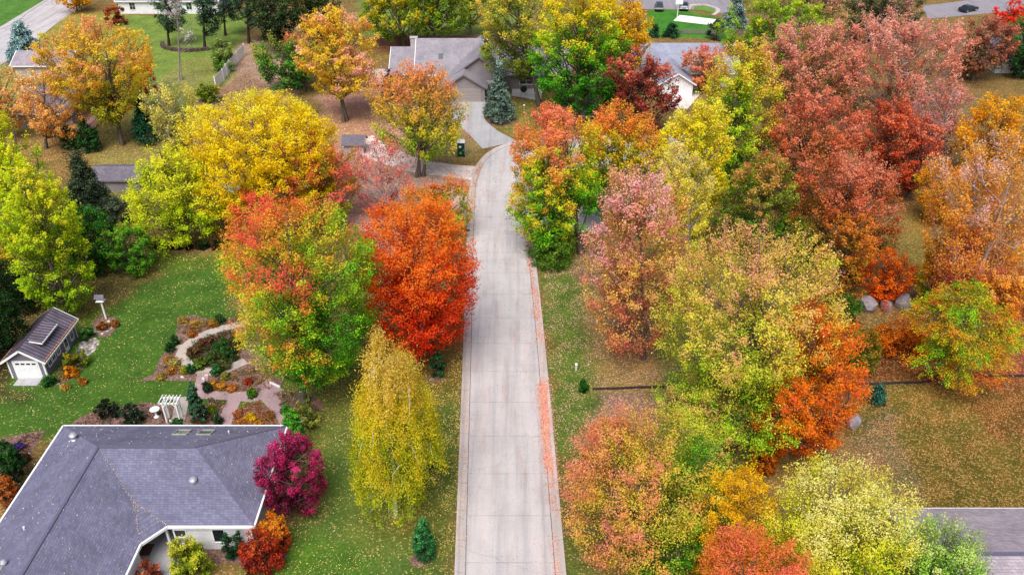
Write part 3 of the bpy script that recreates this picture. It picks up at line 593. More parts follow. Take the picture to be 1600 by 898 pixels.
#  (name, polygon, soil/grass colour, litter colours, leaves per m2, speckle)
ZONES = [
 (PG((-60, 690), (-60, 420), (120, 440), (240, 385), (365, 385), (365, 500), (470, 560), (470, 700)), '3e5e20', 'c8c088 d8c878 a89858', 6.0, .08),
 (PG((-60, 600), (-60, 430), (110, 440), (130, 480), (20, 560), (30, 640)), '3c3820', 'a87848 c89858', 7, .35),
 (PG((60, 520), (130, 440), (240, 385), (260, 430), (190, 470), (120, 500)), '5c5430', 'c8a858 b89050', 9, .3),
 (PG((430, 700), (430, 560), (560, 540), (722, 540), (715, 1000), (380, 1000), (440, 850)), '4c632a', 'd8c870 e0d088 c8a850 c89060', 13, .14),
 (PG((600, 480), (722, 470), (722, 620), (600, 620)), '44582a', 'c8b050 d89040', 12, .2),
 (PG((610, 740), (680, 600), (722, 560), (717, 900), (650, 900)), '4c5c26', 'e0d070 d8c070 c8a040', 22, .2),
 (PG((300, 1000), (460, 800), (560, 860), (600, 1000)), '446420', 'd8c870 e0d890', 6, .08),
 (PG((722, 470), (733, 340), (690, 330), (600, 480)), '54603a', 'b89078 c8a078 c8b068', 14, .35),
 (PG((742, 352), (746, 262), (690, 262), (560, 210), (520, 330), (600, 400), (720, 352)), 'a48e8c', 'd0a8a0 c09490 b08878', 16, .4),
 (PG((500, 300), (500, 150), (640, 120), (725, 170), (745, 200), (700, 250), (640, 262)), 'a07c6c', 'd0988c c88c7c b87c6c', 16, .5),
 (PG((655, 250), (700, 196), (735, 198), (757, 228), (742, 246), (690, 262)), '7c7448', 'c0986c b88060', 10, .4),
 (PG((348, 160), (352, 80), (402, 60), (470, 110), (460, 160), (380, 180)), '947c6c', 'b0948c b88c7c a88070', 8, .35),
 (PG((215, 396), (225, 345), (300, 330), (430, 330), (430, 396)), '7c5c50', 'b07c6c a87468 c09080', 18, .6),
 (PG((140, 260), (150, 205), (250, 170), (330, 250), (320, 330), (170, 310)), '6c7040', 'c0985c b88c58', 10, .45),
 (PG((235, 250), (300, 175), (390, 110), (440, 170), (330, 210), (290, 260)), '7c6450', 'b08c74 a88068', 10, .5),
 (PG((200, 190), (196, 24), (400, 20), (375, 70), (340, 135), (300, 170)), '687e38', 'a8a058 c0a060', 1.5, .08),
 (PG((255, 110), (290, 92), (360, 88), (370, 120), (320, 150), (250, 140)), '707c3c', 'c0a068', 4, .3),
 (PG((-200, 60), (-60, -60), (95, -20), (20, 48)), '4c7430', 'a89c50', .5, .05),
 (PG((60, 130), (28, 95), (60, 50), (115, 20), (190, 20), (200, 90), (120, 120)), '7c7c34', 'd8a840 c89038 c07040', 10, .5),
 (PG((-40, 105), (10, 95), (30, 120), (60, 210), (-40, 210)), '7c7c40', 'd0a050', 5, .3),
 (PG((585, 82), (585, 60), (780, 56), (780, 78)), '905c48', 'b07860', 6, .5),
 (PG((560, 60), (560, 0), (820, 0), (820, 56)), '607434', 'b8a850', 4, .3),
 (PG((1000, 58), (1010, 17), (1080, 17), (1150, 40), (1140, 62)), '3c7426', 'a8a858', .3, .02),
 (PG((745, 178), (780, 160), (850, 155), (870, 210), (815, 214), (778, 205)), '66682e', 'b0904c a87848', 8, .35),
 (PG((846, 380), (1000, 370), (1090, 440), (1110, 640), (930, 650), (940, 1000), (884, 1000), (862, 640)), '55632c', 'c8a48c d09c8c c8b070', 15, .22),
 (PG((846, 400), (905, 400), (920, 700), (900, 1000), (884, 1000)), '4e6426', 'd8a898 d89888 d0b480', 16, .15),
 (PG((905, 460), (1030, 460), (1040, 610), (925, 610)), '74683c', 'c8a080 b8906c d0a890', 20, .45),
 (PG((925, 612), (1040, 612), (1040, 700), (930, 720)), '7c6458', 'd0948c c89088 d8a8a0', 30, .55),
 (PG((900, 380), (960, 380), (1000, 450), (900, 450)), '6c5448', 'b08c80 a87c70', 14, .5),
 (PG((1325, 620), (1345, 602), (1560, 594), (1700, 590), (1700, 900), (1400, 900), (1300, 790)), '58501e', 'c08444 c89450 a06030 c89c68', 50, .5),
 (PG((1300, 690), (1390, 640), (1440, 800), (1400, 850), (1300, 820)), '5c5638', 'c8a08c c0988c b07c5c', 34, .45),
 (PG((1480, 600), (1700, 590), (1700, 700), (1560, 690)), '5c4420', 'b06030 a05028', 24, .5),
 (PG((1340, 596), (1350, 540), (1420, 520), (1560, 590)), '5c3420', 'a05030 b86038 8c3c28', 26, .65),
 (PG((1530, 596), (1540, 430), (1700, 400), (1700, 596)), '6c3c2c', 'a04c38 b05c44 8c4034', 26, .6),
 (PG((1385, 520), (1400, 420), (1425, 300), (1500, 300), (1480, 400), (1490, 520)), '706430', 'a08048 b07850', 8, .4),
 (PG((1400, 480), (1440, 430), (1480, 520), (1420, 540)), '7c5444', 'a87060', 12, .5),
]
xs = np.concatenate([[-900, -500, -300, -200], np.arange(-150, 150.1, .5), [200, 300, 500, 900]])
ys = np.concatenate([[-300, -100, 0], np.arange(24, 232.1, .5), [260, 330, 500, 1400]])
GX, GY = np.meshgrid(xs, ys); rngG = np.random.default_rng(5)
def smooth_noise(x, y, s, seed):
    r = np.random.default_rng(seed); out = 0
    for k in range(10):
        a = r.uniform(0, 6.28); f = r.uniform(.5, 1.6)/s; out = out+np.sin((x*math.cos(a)+y*math.sin(a))*f*6.28+r.uniform(0, 6.28))
    return out/3.2
WX = smooth_noise(GX, GY, 6, 1)*.7; WY = smooth_noise(GX, GY, 6, 2)*.7
base_c = lin(hx('6c5a34')); gc = np.tile(base_c, GX.shape+(1,)).astype(float); gs = np.full(GX.shape, .5)
for poly, c, lc, dn, sp in ZONES:
    m = inpoly(GX+WX, GY+WY, poly); gc[m] = lin(hx(c)); gs[m] = sp
for _ in range(3):
    for A in (gc, gs):
        A[1:-1, 1:-1] = (A[1:-1, 1:-1]*2+A[:-2, 1:-1]+A[2:, 1:-1]+A[1:-1, :-2]+A[1:-1, 2:])/6
# warm litter ring below the trees
for bx, by, Rr, stops, wpx in LITTER_SRC:
    if wpx < 50: continue
    sl = (np.abs(GX-bx) < Rr*1.6) & (np.abs(GY-by) < Rr*1.6); dd = np.hypot(GX[sl]-bx, GY[sl]-by)/(Rr*1.25)
    w = np.clip(1-dd, 0, 1)**.8*.32; gc[sl] = gc[sl]*(1-w[:, None])+(stops.mean(0)*.35+lin(hx('6c5038'))*.5)*w[:, None]; gs[sl] = np.maximum(gs[sl], w*1.2)
ny, nx = GX.shape
me = bpy.data.meshes.new('ground')
GZ = np.zeros_like(GX)
Vv = np.stack([GX, GY, GZ], -1).reshape(-1, 3)
ii = (np.arange(ny-1)[:, None]*nx+np.arange(nx-1)[None]); FQ = np.stack([ii, ii+1, ii+nx+1, ii+nx], -1).reshape(-1, 4)
me.vertices.add(len(Vv)); me.loops.add(len(FQ)*4); me.polygons.add(len(FQ))
me.vertices.foreach_set('co', Vv.reshape(-1).astype(np.float32)); me.loops.foreach_set('vertex_index', FQ.reshape(-1).astype(np.int32))
me.polygons.foreach_set('loop_start', np.arange(0, len(FQ)*4, 4, dtype=np.int32)); me.polygons.foreach_set('loop_total', np.full(len(FQ), 4, dtype=np.int32))
at = me.attributes.new('Col', 'FLOAT_COLOR', 'POINT'); c4 = np.ones((len(Vv), 4), np.float32); c4[:, :3] = gc.reshape(-1, 3); at.data.foreach_set('color', c4.reshape(-1))
at = me.attributes.new('Speck', 'FLOAT', 'POINT'); at.data.foreach_set('value', gs.reshape(-1).astype(np.float32))
me.update(calc_edges=True)
m, n = nt('lawn_and_litter'); v = coords(n)
a = N(n, 'ShaderNodeAttribute', attribute_name='Col'); sa = N(n, 'ShaderNodeAttribute', attribute_name='Speck')
n1 = noise(n, v, .35, 6, .6); n2 = noise(n, v, 5.5, 5, .75); n3 = noise(n, v, 1.7, 4, .7)
col = mixc(n, 1.0, a.outputs[0], ramp(n, n1, [(.3, (.7, .74, .68)), (.5, (1, 1, 1)), (.72, (1.4, 1.25, 1.15))]), 'MULTIPLY')
col = mixc(n, 1.0, col, ramp(n, n3, [(.3, (.8, .82, .8)), (.7, (1.18, 1.15, 1.12))]), 'MULTIPLY')
col = mixc(n, 1.0, col, ramp(n, n2, [(.3, (.5, .52, .5)), (.5, (.95, .95, .95)), (.72, (1.6, 1.5, 1.4))]), 'MULTIPLY')
vo = N(n, 'ShaderNodeTexVoronoi', feature='F1'); vo.inputs['Scale'].default_value = 5.5; L(n, v, vo.inputs['Vector'])
sep = N(n, 'ShaderNodeSeparateColor'); L(n, vo.outputs['Color'], sep.inputs[0])
lt = N(n, 'ShaderNodeMath', operation='LESS_THAN'); L(n, sep.outputs[0], lt.inputs[0]); L(n, sa.outputs['Fac'], lt.inputs[1])
dl = N(n, 'ShaderNodeMath', operation='LESS_THAN'); L(n, vo.outputs['Distance'], dl.inputs[0]); dl.inputs[1].default_value = .48
mm = N(n, 'ShaderNodeMath', operation='MULTIPLY'); L(n, lt.outputs[0], mm.inputs[0]); L(n, dl.outputs[0], mm.inputs[1])
m2 = N(n, 'ShaderNodeMath', operation='MULTIPLY'); L(n, mm.outputs[0], m2.inputs[0]); m2.inputs[1].default_value = .75
lc = mixc(n, .5, ramp(n, sep.outputs[1], [(0, lin(hx('8c6444'))), (.4, lin(hx('b08858'))), (.8, lin(hx('c8a070'))), (1, lin(hx('b87850')))]), mixc(n, 1.0, a.outputs[0], (2.2, 2.0, 1.9), 'MULTIPLY'))
col = mixc(n, m2.outputs[0], col, lc)
finish(n, col, .95, n2, .8, .06, .1)
me.materials.append(m); go = bpy.data.objects.new('ground', me); COL.objects.link(go); tag(go, kind='structure')
# ---------------------------------------------------------------- street
CONC = concrete('street_concrete', (181, 176, 177), slab=4.6, stain=.62, joint=.6, orig=(-.2, 1.5))
CURB = concrete('curb_concrete', (182, 173, 170), slab=3.0, stain=.5, joint=.7)
DRIVE = concrete('drive_concrete', (166, 165, 168), slab=3.5, stain=.15, joint=.45, width=3.4)
DRIVEW = concrete('new_concrete', (206, 200, 196), slab=3.5, stain=.1, joint=.4, width=3.4)
PINKC = concrete('pink_paving', (160, 134, 138), slab=0, stain=.1)
PALEC = concrete('pale_paving', (176, 164, 156), slab=0, stain=.2)
ASPH = concrete('grey_asphalt', (140, 134, 140), slab=0, stain=.1)
def catmull(P, k=8):
    P = [np.array(p, float) for p in P]; P = [P[0]*2-P[1]]+P+[P[-1]*2-P[-2]]; out = []
    for i in range(1, len(P)-2):
        for j in range(k):
            t = j/k; a, b, c, d = P[i-1:i+3]
            out.append(.5*((2*b)+(-a+c)*t+(2*a-5*b+4*c-d)*t*t+(-a+3*b-3*c+d)*t**3))
    out.append(P[-2]); return np.array(out)
LE = catmull([(-3.35, 17.27), (-4.05, 43.79), (-4.75, 71.47), (-5.5, 99.14), (-5.45, 109.52), (-4.5, 115.52), (-2.4, 119.9), (.9, 122.67), (5, 123.82), (12, 124.51), (30, 125.09)])
RE = catmull([(4.3, 17.27), (3.72, 43.79), (3.1, 71.47), (2.3, 96.84), (2.6, 103.76), (4.2, 108.95), (7.5, 112.06), (12, 113.21), (20, 113.9), (30, 114.13)])
mb = MB(); allp = list(LE)+list(RE[::-1]); mb.poly([(p[0], p[1], .02) for p in allp], flip=True)
struct(mb, 'street', CONC)
def curb(path, side, name):
    m_ = MB(); d = np.gradient(path, axis=0); d /= np.linalg.norm(d, axis=1)[:, None]; nn = np.stack([-d[:, 1], d[:, 0]], 1)*side
    prof = [(-.55, .028), (-.1, .045), (.0, .10), (.12, .135), (.22, .135), (.24, .0)]
    for w, z in prof:
        pass
    n_ = len(path)
    for j in range(n_-1):
        for k in range(len(prof)-1):
            q = [(path[i]+nn[i]*prof[kk][0], prof[kk][1]) for i, kk in ((j, k), (j+1, k), (j+1, k+1), (j, k+1))]
            m_.poly([(p[0], p[1], z) for p, z in q], flip=side > 0)
    return struct(m_, name, CURB)
def joint(path, side, off):
    d = np.gradient(path, axis=0); d /= np.linalg.norm(d, axis=1)[:, None]; nn = np.stack([-d[:, 1], d[:, 0]], 1)*side; m_ = MB()
    for j in range(len(path)-1):
        q = [path[j]+nn[j]*(off-.03), path[j+1]+nn[j+1]*(off-.03), path[j+1]+nn[j+1]*(off+.03), path[j]+nn[j]*(off+.03)]
        m_.poly([(p[0], p[1], .026) for p in q], flip=side > 0)
    return struct(m_, 'gutter_joint', plain('dark_joint', (96, 84, 80), .9, .4, 2))
joint(LE[:, :2], 1, -.575); joint(RE[:, :2], -1, -.575)
curb(LE[:, :2], 1, 'kerb'); curb(RE[:, :2], -1, 'kerb')
def sheet(poly, z, name, mat):
    return struct(MB().poly([(p[0], p[1], z) for p in poly]), name, mat)
def ribbon(pts, w, z, name, mat, h=None):
    pts = catmull(pts)[:, :2]; d = np.gradient(pts, axis=0); d /= np.linalg.norm(d, axis=1)[:, None]; nn = np.stack([-d[:, 1], d[:, 0]], 1)
    ww = np.array(w)/2 if np.ndim(w) == 0 else np.interp(np.linspace(0, 1, len(pts)), np.linspace(0, 1, len(w)), w)/2
    ww = np.ones(len(pts))*ww; A = pts+nn*ww[:, None]; B = pts-nn*ww[:, None]; m_ = MB()
    for j in range(len(pts)-1):
        if h: m_.prism([B[j], B[j+1], A[j+1], A[j]], z-h, z)
        else: m_.poly([(*B[j], z), (*B[j+1], z), (*A[j+1], z), (*A[j], z)])
    return struct(m_, name, mat)

ribbon([(-7.4, 141.2), (-7.4, 136), (-6.6, 131.2), (-4.4, 126.1), (-1.8, 121.4)], [6, 5.6, 4.6, 4.6, 6.0], .05, 'driveway', DRIVE)
GRAV = plain('pale_gravel', (206, 192, 186), .95, .25, 1.2)
ribbon([(-5.2, 111.37), (-9, 112.29), (-14, 114.13), (-20, 118.75), (-24, 123.36)], [4.6, 4.2, 4.4, 5, 6], .012, 'gravel_drive', GRAV)
sheet(PG((822, 372), (826, 330), (836, 316), (940, 326), (960, 362), (900, 364), (860, 366)), .05, 'driveway', DRIVEW)
sheet(PG((1040, 170), (1058, 132), (1092, 128), (1100, 140), (1075, 170)), .03, 'driveway', DRIVEW)
sheet(PG((845, 158), (800, 150), (800, 138), (848, 138)), .03, 'front_walk', DRIVEW)
# upper left street, far parking court
sheet([(-140, 80.69), (-105, 147.58), (-97, 161.99), (-100.5, 209.85), (-100, 311.33), (-112, 311.33), (-111, 207.54), (-110, 182.75), (-125, 149.88), (-160, 87.61)], .02, 'street', CONC)
ribbon([(-110.5, 311.33), (-110.4, 209.85), (-109.4, 182.75), (-125, 148.73)], .5, .1, 'kerb', CURB, .1)
ribbon([(-100.5, 311.33), (-100.8, 209.85), (-96.8, 163.15), (-103, 147.58)], .5, .1, 'kerb', CURB, .1)
sheet(PG((960, -60), (960, 14), (1030, 15), (1078, 15), (1098, 17), (1143, 23), (1160, 8), (1180, -60)), .02, 'parking_court', ASPH)
ribbon([g(1076, 15)[:2], g(1081, 9)[:2], g(1100, 8)[:2], g(1118, 13)[:2], g(1122, 18)[:2], g(1115, 24)[:2]], .9, .12, 'kerb', CURB, .12)
sheet(PG((1084, 16), (1085, 11), (1100, 9.5), (1116, 14), (1118, 20), (1104, 19)), .06, 'grass_island', plain('island_grass', (92, 122, 44), .95, .3, .5))
sheet(PG((1052, 33), (1062, 24), (1119, 31), (1111, 40)), .05, 'sand_court', plain('pale_sand', (228, 220, 212), .95, .05))
sheet(PG((1450, 30), (1440, 10), (1600, -10), (1640, 16), (1560, 20)), .03, 'parking_court', ASPH)
# ---------------------------------------------------------------- garden beds and paths
MULCH, n = nt('bark_mulch'); v = coords(n); a1 = noise(n, v, 5, 5, .8); a2 = noise(n, v, .9, 4, .6)
c_ = ramp(n, a1, [(.3, lin((52, 38, 36))), (.48, lin((108, 84, 78))), (.62, lin((150, 116, 102))), (.75, lin((178, 150, 132)))])
finish(n, mixc(n, 1.0, c_, ramp(n, a2, [(.3, (.75,)*3), (.7, (1.2,)*3)]), 'MULTIPLY'), .95, a1, 1, .05, .1)
def bed(uv, name='mulch_bed', z=.012): return sheet(PG(*uv), z, name, MULCH)
bed([(213, 596), (240, 584), (250, 560), (268, 536), (278, 516), (276, 495), (300, 492), (332, 500), (420, 492), (470, 540), (440, 600), (425, 612), (330, 616), (316, 596), (240, 594)])
bed([(325, 622), (380, 640), (362, 680), (240, 680), (322, 660)], z=.016)
bed([(100, 676), (118, 656), (150, 640), (230, 628), (262, 634), (290, 640), (330, 632), (348, 640), (340, 680)])
bed([(372, 640), (400, 628), (425, 640), (445, 668), (440, 690), (360, 690)], z=.016)
bed([(424, 614), (446, 612), (462, 616), (486, 614), (505, 630), (500, 650), (478, 658), (462, 668), (448, 650), (436, 632)])
bed([(-20, 760), (-20, 690), (40, 676), (72, 672), (50, 706), (16, 760)])
bed([(316, 880), (300, 870), (300, 850), (420, 846), (450, 866), (440, 884), (400, 886), (360, 878)])
bed([(84, 604), (96, 598), (120, 590), (134, 570), (140, 552), (112, 552), (90, 580)])
bed([(148, 520), (144, 502), (158, 492), (180, 496), (186, 508), (172, 524), (158, 528)])
def ringmat(u, v, r):
    c = g(u, v); p = [(c[0]+r*math.cos(t)*(1+.08*math.sin(3*t+u)), c[1]+r*math.sin(t)*(1+.07*math.cos(2*t)), .014) for t in np.linspace(0, 6.283, 25)[:-1]]
    return struct(MB().poly(p), 'mulch_ring', MULCH)
ringmat(657, 874, .75); ringmat(680, 590, .85); ringmat(676, 747, .5); ringmat(617, 803, .7); ringmat(781, 189, 2.6)
ribbon([g(283, 562)[:2], g(284, 552)[:2], g(292, 540)[:2], g(310, 527)[:2], g(340, 515)[:2], g(370, 508)[:2], g(385, 505)[:2]], 1.1, .03, 'garden_path', PALEC)
ribbon([g(284, 552)[:2], g(290, 565)[:2], g(302, 575)[:2], g(325, 581)[:2], g(350, 578)[:2], g(384, 564)[:2]], 1.1, .034, 'garden_path', PALEC)
ribbon([g(266, 541)[:2], g(285, 542)[:2]], .7, .038, 'garden_path', PALEC)
ribbon([g(318, 582)[:2], g(314, 600)[:2], g(313, 617)[:2]], 1.1, .042, 'garden_path', PINKC)
ribbon([g(312, 616)[:2], g(370, 619)[:2], g(398, 618)[:2], g(420, 606)[:2], g(432, 600)[:2]], [1.2, 1.2, 1.8, 2.2, 2.6], .03, 'garden_path', PINKC)
ribbon([g(368, 620)[:2], g(350, 662)[:2], g(340, 690)[:2]], 1.3, .034, 'garden_path', PINKC)
ribbon([g(412, 612)[:2], g(440, 644)[:2], g(450, 660)[:2]], 1.4, .038, 'garden_path', PINKC)
ribbon([g(286, 620)[:2], g(282, 640)[:2], g(277, 664)[:2], g(277, 680)[:2]], 1.2, .03, 'garden_path', PALEC)
COB, n = nt('grey_cobbles'); v = coords(n); vo = N(n, 'ShaderNodeTexVoronoi', feature='F1'); vo.inputs['Scale'].default_value = 2.6; L(n, v, vo.inputs[0])
sp_ = N(n, 'ShaderNodeSeparateColor'); L(n, vo.outputs[1], sp_.inputs[0])
cc = mixc(n, 1.0, ramp(n, sp_.outputs[0], [(0, lin((120, 112, 112))), (.5, lin((170, 164, 160))), (1, lin((208, 202, 196)))]), ramp(n, vo.outputs[0], [(.3, (1, 1, 1)), (.62, (.35, .33, .32))]), 'MULTIPLY'); finish(n, cc, .85, vo.outputs[0], -.8, .05)
sheet(PG((118, 552), (128, 530), (150, 528), (156, 534), (150, 546), (138, 556)), .02, 'stone_patio', COB)
sheet(PG((146, 519), (150, 508), (166, 505), (178, 508), (172, 518), (158, 522)), .024, 'stone_apron', COB)
mbs = MB().b2(-39.3, -37.5, 24, 55.8, 0, .03); struct(mbs, 'cobble_strip', COB)
# ---------------------------------------------------------------- camera, light, world
cam = bpy.data.cameras.new('camera'); co = bpy.data.objects.new('camera', cam); COL.objects.link(co)
co.location = (0, 0, CH); co.rotation_euler = (math.pi/2-CP, 0, 0); cam.sensor_width = 36; cam.lens = CF/1600*36; cam.clip_end = 3000; cam.clip_start = .5
cam.shift_y = 0
SC.camera = co
W = bpy.data.worlds.new('World'); SC.world = W; W.use_nodes = True; wn = W.node_tree; bg = wn.nodes['Background']
sk = wn.nodes.new('ShaderNodeTexSky'); sk.sky_type = 'NISHITA'; sk.sun_disc = False
SEL, SAZ = math.radians(58), math.radians(192)   # azimuth from +Y clockwise: behind and left of the camera
sk.sun_elevation = SEL; sk.sun_rotation = SAZ; sk.air_density = 1.0; sk.dust_density = 3.0; sk.ozone_density = 1.0
wn.links.new(sk.outputs[0], bg.inputs[0]); bg.inputs[1].default_value = .15
sl = bpy.data.lights.new('sun', 'SUN'); sl.energy = 4.4; sl.angle = math.radians(38); sl.color = (1, .97, .92)
so = bpy.data.objects.new('sun', sl); COL.objects.link(so)
import mathutils
sd = mathutils.Vector((math.sin(SAZ)*math.cos(SEL), math.cos(SAZ)*math.cos(SEL), math.sin(SEL)))
so.rotation_euler = sd.to_track_quat('Z', 'Y').to_euler(); so.location = (0, 0, 60)
SC.view_settings.view_transform = 'Standard'; SC.view_settings.look = 'None'; SC.view_settings.exposure = 0; SC.view_settings.gamma = 1
SC.cycles.use_denoising = True; SC.cycles.max_bounces = 6; SC.cycles.diffuse_bounces = 4; SC.cycles.transmission_bounces = 3; SC.cycles.glossy_bounces = 2
# ---------------------------------------------------------------- buildings and objects
SLATE = shingle('slate_grey_shingles', (112, 111, 132)); TAUPE = shingle('taupe_shingles', (146, 141, 147), 1.0, .12); BLUEG = shingle('blue_grey_shingles', (150, 154, 170), 1.0, .08)
GREYR = shingle('grey_brown_shingles', (158, 148, 154)); DKR = shingle('dark_grey_shingles', (112, 106, 116))
SIDW = siding('white_siding', (226, 226, 230)); SIDG = siding('taupe_siding', (140, 132, 136)); SIDL = siding('light_grey_siding', (176, 172, 176)); SIDS = siding('shed_siding', (120, 114, 126)); SIDB = siding('beige_siding', (172, 164, 152), True, .4)
DOORM = plain('dark_door', (.02, .022, .03), .35, .1); TAN = plain('bare_wood', (128, 98, 76), .85, .25, 6); GREYW = plain('weathered_wood', (124, 112, 110), .9, .2, 6)
def panel_window(parent, axis, c, w, h, out, mat=None, bars=True, name='window', trim=.09):
    """axis 'x': wall faces +-x; 'y': wall faces +-y. c centre, out = +-1 facing direction"""
    x, y, z = c; f = MB(); t = .05
    def B(m, a0, a1, z0, z1, d0, d1):
        if axis == 'y': lo, hi = sorted((y+out*d0, y+out*d1)); m.b2(x+a0, x+a1, lo, hi, z+z0, z+z1)
        else: lo, hi = sorted((x+out*d0, x+out*d1)); m.b2(lo, hi, y+a0, y+a1, z+z0, z+z1)
    B(f, -w/2-trim, -w/2, -h/2-trim, h/2+trim, 0, t); B(f, w/2, w/2+trim, -h/2-trim, h/2+trim, 0, t)
    B(f, -w/2, w/2, h/2, h/2+trim, 0, t); B(f, -w/2, w/2, -h/2-trim, -h/2, 0, t+.03)
    if bars: B(f, -.02, .02, -h/2, h/2, .012, .03); B(f, -w/2, w/2, -.02, .02, .012, .03)
    fo = f.build(name, WHITE, parent); p = MB(); B(p, -w/2, w/2, -h/2, h/2, .003, .01); p.build('pane', mat or GLASS, fo); return fo
def gutterline(parent, pts, closed=False, h=.2, w=.12, name='fascia', mat=None):
    m_ = MB(); n_ = len(pts)
    for i in range(n_ if closed else n_-1):
        a = np.array(pts[i], float); b = np.array(pts[(i+1) % n_], float); a[2] -= h/2-.03; b[2] -= h/2-.03; m_.beam(a, b, w, h)
    return m_.build(name, mat or WHITE, parent)
def ridge_caps(parent, lines, mat, w=.28, name='ridge_cap'):
    m_ = MB()
    for a, b in lines:
        a = np.array(a, float); b = np.array(b, float); a[2] += .02; b[2] += .02; m_.beam(a, b, w, .05)
    return m_.build(name, mat, parent)
SLATED = plain('slate_ridge', (88, 86, 106), .85, .15, 6)
# --- slate roofed house, bottom left
H1 = thing('house', (-30, 48, 0), 'white house with large slate grey hipped roof and diagonal entry', 'house')
xl, xr, yb, yf, xe, ez, rz_ = -37.97, -19.0, 54.95, 43.9, -26.77, 2.8, 5.3
RL = (-32.2, 49.65, rz_); RR = (-24.65, 49.65, rz_); S0 = 20.0; YM_ = RL[1]; HX = RL[0]-xl; HY = yb-YM_; RS = (-32.4, S0, rz_)
def val(s): return (RL[0]+(xe-RL[0])*s, RL[1]+(yf-RL[1])*s, rz_+(ez-rz_)*s)
V1 = val(.70); E1 = (-25.4, yf, ez); E2 = (xe, 42.25, ez)
roof = MB()
A_, B_, C_ = (xl, yb, ez), (xr, yb, ez), (xr, yf, ez)
roof.poly([A_, RL, RR, B_]); roof.poly([A_, (xl, S0, ez), RS, RL]); roof.poly([B_, RR, C_]); roof.poly([RR, RL, V1, E1, C_]); roof.poly([RL, RS, (xe, S0, ez), E2, V1]); roof.poly([V1, E2, E1])
rf = roof.build('roof', SLATE, H1)
ridge_caps(rf, [(RL, RR), (RL, RS), (RR, B_)], SLATED, w=.2)
gutterline(H1, [(xl, S0, ez), A_, B_, C_, E1, E2, (xe, S0, ez)], h=.22, w=.14, name='gutter')
MB().poly([(xl+.1, S0, 2.62), (xe-.1, S0, 2.62), (xe-.1, 42.25, 2.62), (-25.5, yf+.1, 2.62), (xr-.1, yf+.1, 2.62), (xr-.1, yb-.1, 2.62), (xl+.1, yb-.1, 2.62)], flip=True).build('soffit', WHITEP, H1)
foot = [(xl+.5, S0), (xe-.25, S0), (xe-.25, 42.1), (-29.0, 42.1), (-29.0, 46.0), (-25.3, 46.0), (-25.3, yf+.3), (xr-.4, yf+.3), (xr-.4, yb-.5), (xl+.5, yb-.5)]
wl = MB()
for i in range(len(foot)):
    a, b = foot[i], foot[(i+1) % len(foot)]; wl.poly([(*a, 0), (*b, 0), (*b, 2.61), (*a, 2.61)])
wl.build('wall', SIDW, H1)
dm = MB().b2(-28.99, -28.93, 43.3, 44.5, .1, 2.2).build('door', DOORM, H1); MB().lathe((-28.9, 44.35, 1.1), [(.03, 0), (.045, .03), (.03, .06)], 8).build('handle', METAL, dm)
panel_window(H1, 'y', (-26.6, 46.0, 1.4), 1.1, 1.7, -1, bars=False)
panel_window(H1, 'y', (-24.75, yf+.3, 1.75), .8, .7, -1, bars=False)
panel_window(H1, 'y', (-21.9, yf+.3, 1.5), .85, 1.3, -1, bars=False)
panel_window(H1, 'x', (xe-.25, 37.5, 1.5), 1.2, 1.2, 1, bars=True)
panel_window(H1, 'x', (xr-.4, 49.0, 1.5), 1.4, 1.2, 1, bars=True)
MB().b2(-29, -25.3, 42.1, 46.0, .0, .12).build('porch_floor', DRIVE, H1)
MB().b2(-28.6, -27.2, 43.5, 44.6, .125, .14).build('door_mat', plain('brown_mat', (92, 68, 60), .95), H1)
MB().box((-25.65, 44.05, 1.35), (.16, .16, 2.5)).build('porch_post', WHITE, H1)
def back_z(y): return rz_+(ez-rz_)*(y-YM_)/(yb-YM_)
for x in (-27.1, -25.15):
    y0, y1 = 52.5, 53.6; m_ = MB(); z0, z1 = back_z(y0), back_z(y1)
    for a, b in (((x-.55, y0, z0+.06), (x+.55, y0, z0+.06)), ((x+.55, y0, z0+.06), (x+.55, y1, z1+.06)), ((x+.55, y1, z1+.06), (x-.55, y1, z1+.06)), ((x-.55, y1, z1+.06), (x-.55, y0, z0+.06))): m_.beam(a, b, .1, .12)
    s_ = m_.build('skylight', plain('skylight_frame', (150, 150, 140), .5), H1); MB().poly([(x-.5, y0+.05, z0+.07), (x+.5, y0+.05, z0+.07), (x+.5, y1-.05, z1+.07), (x-.5, y1-.05, z1+.07)]).build('pane', GLASSL, s_)
def left_z(x): return rz_+(ez-rz_)*(RL[0]-x)/(RL[0]-xl)
for y in (38.5,):
    x0, x1 = -35.3, -34.6; m_ = MB(); z0, z1 = left_z(x0), left_z(x1)
    for a, b in (((x0, y-.45, z0+.06), (x1, y-.45, z1+.06)), ((x1, y-.45, z1+.06), (x1, y+.45, z1+.06)), ((x1, y+.45, z1+.06), (x0, y+.45, z0+.06)), ((x0, y+.45, z0+.06), (x0, y-.45, z0+.06))): m_.beam(a, b, .1, .12)
    s_ = m_.build('skylight', plain('skylight_frame', (150, 150, 140), .5), H1); MB().poly([(x0+.04, y-.4, z0+.07), (x1-.04, y-.4, z1+.07), (x1-.04, y+.4, z1+.07), (x0+.04, y+.4, z0+.07)]).build('pane', GLASSL, s_)
def vent(u, v, z, r, h, mat, cap=False):
    p = g(u, v, z); prof = [(r*1.5, -.1), (r*1.5, .03), (r, .08), (r, h)]
    if cap: prof += [(r, h), (r*1.7, h+.03), (r*1.8, h+.12), (r*1.2, h+.25), (.02, h+.3)]
    MB().lathe(p, prof, 12).build('vent_pipe', mat, H1)
vent(116, 686, 3.9, .18, .35, METAL, True); vent(39, 828, 4.1, .07, .35, WHITE); vent(302, 751, 4.3, .17, .05, METAL, True); vent(358, 677, 3.6, .06, .3, WHITE); vent(8, 884, 4.2, .14, .3, METAL, True)
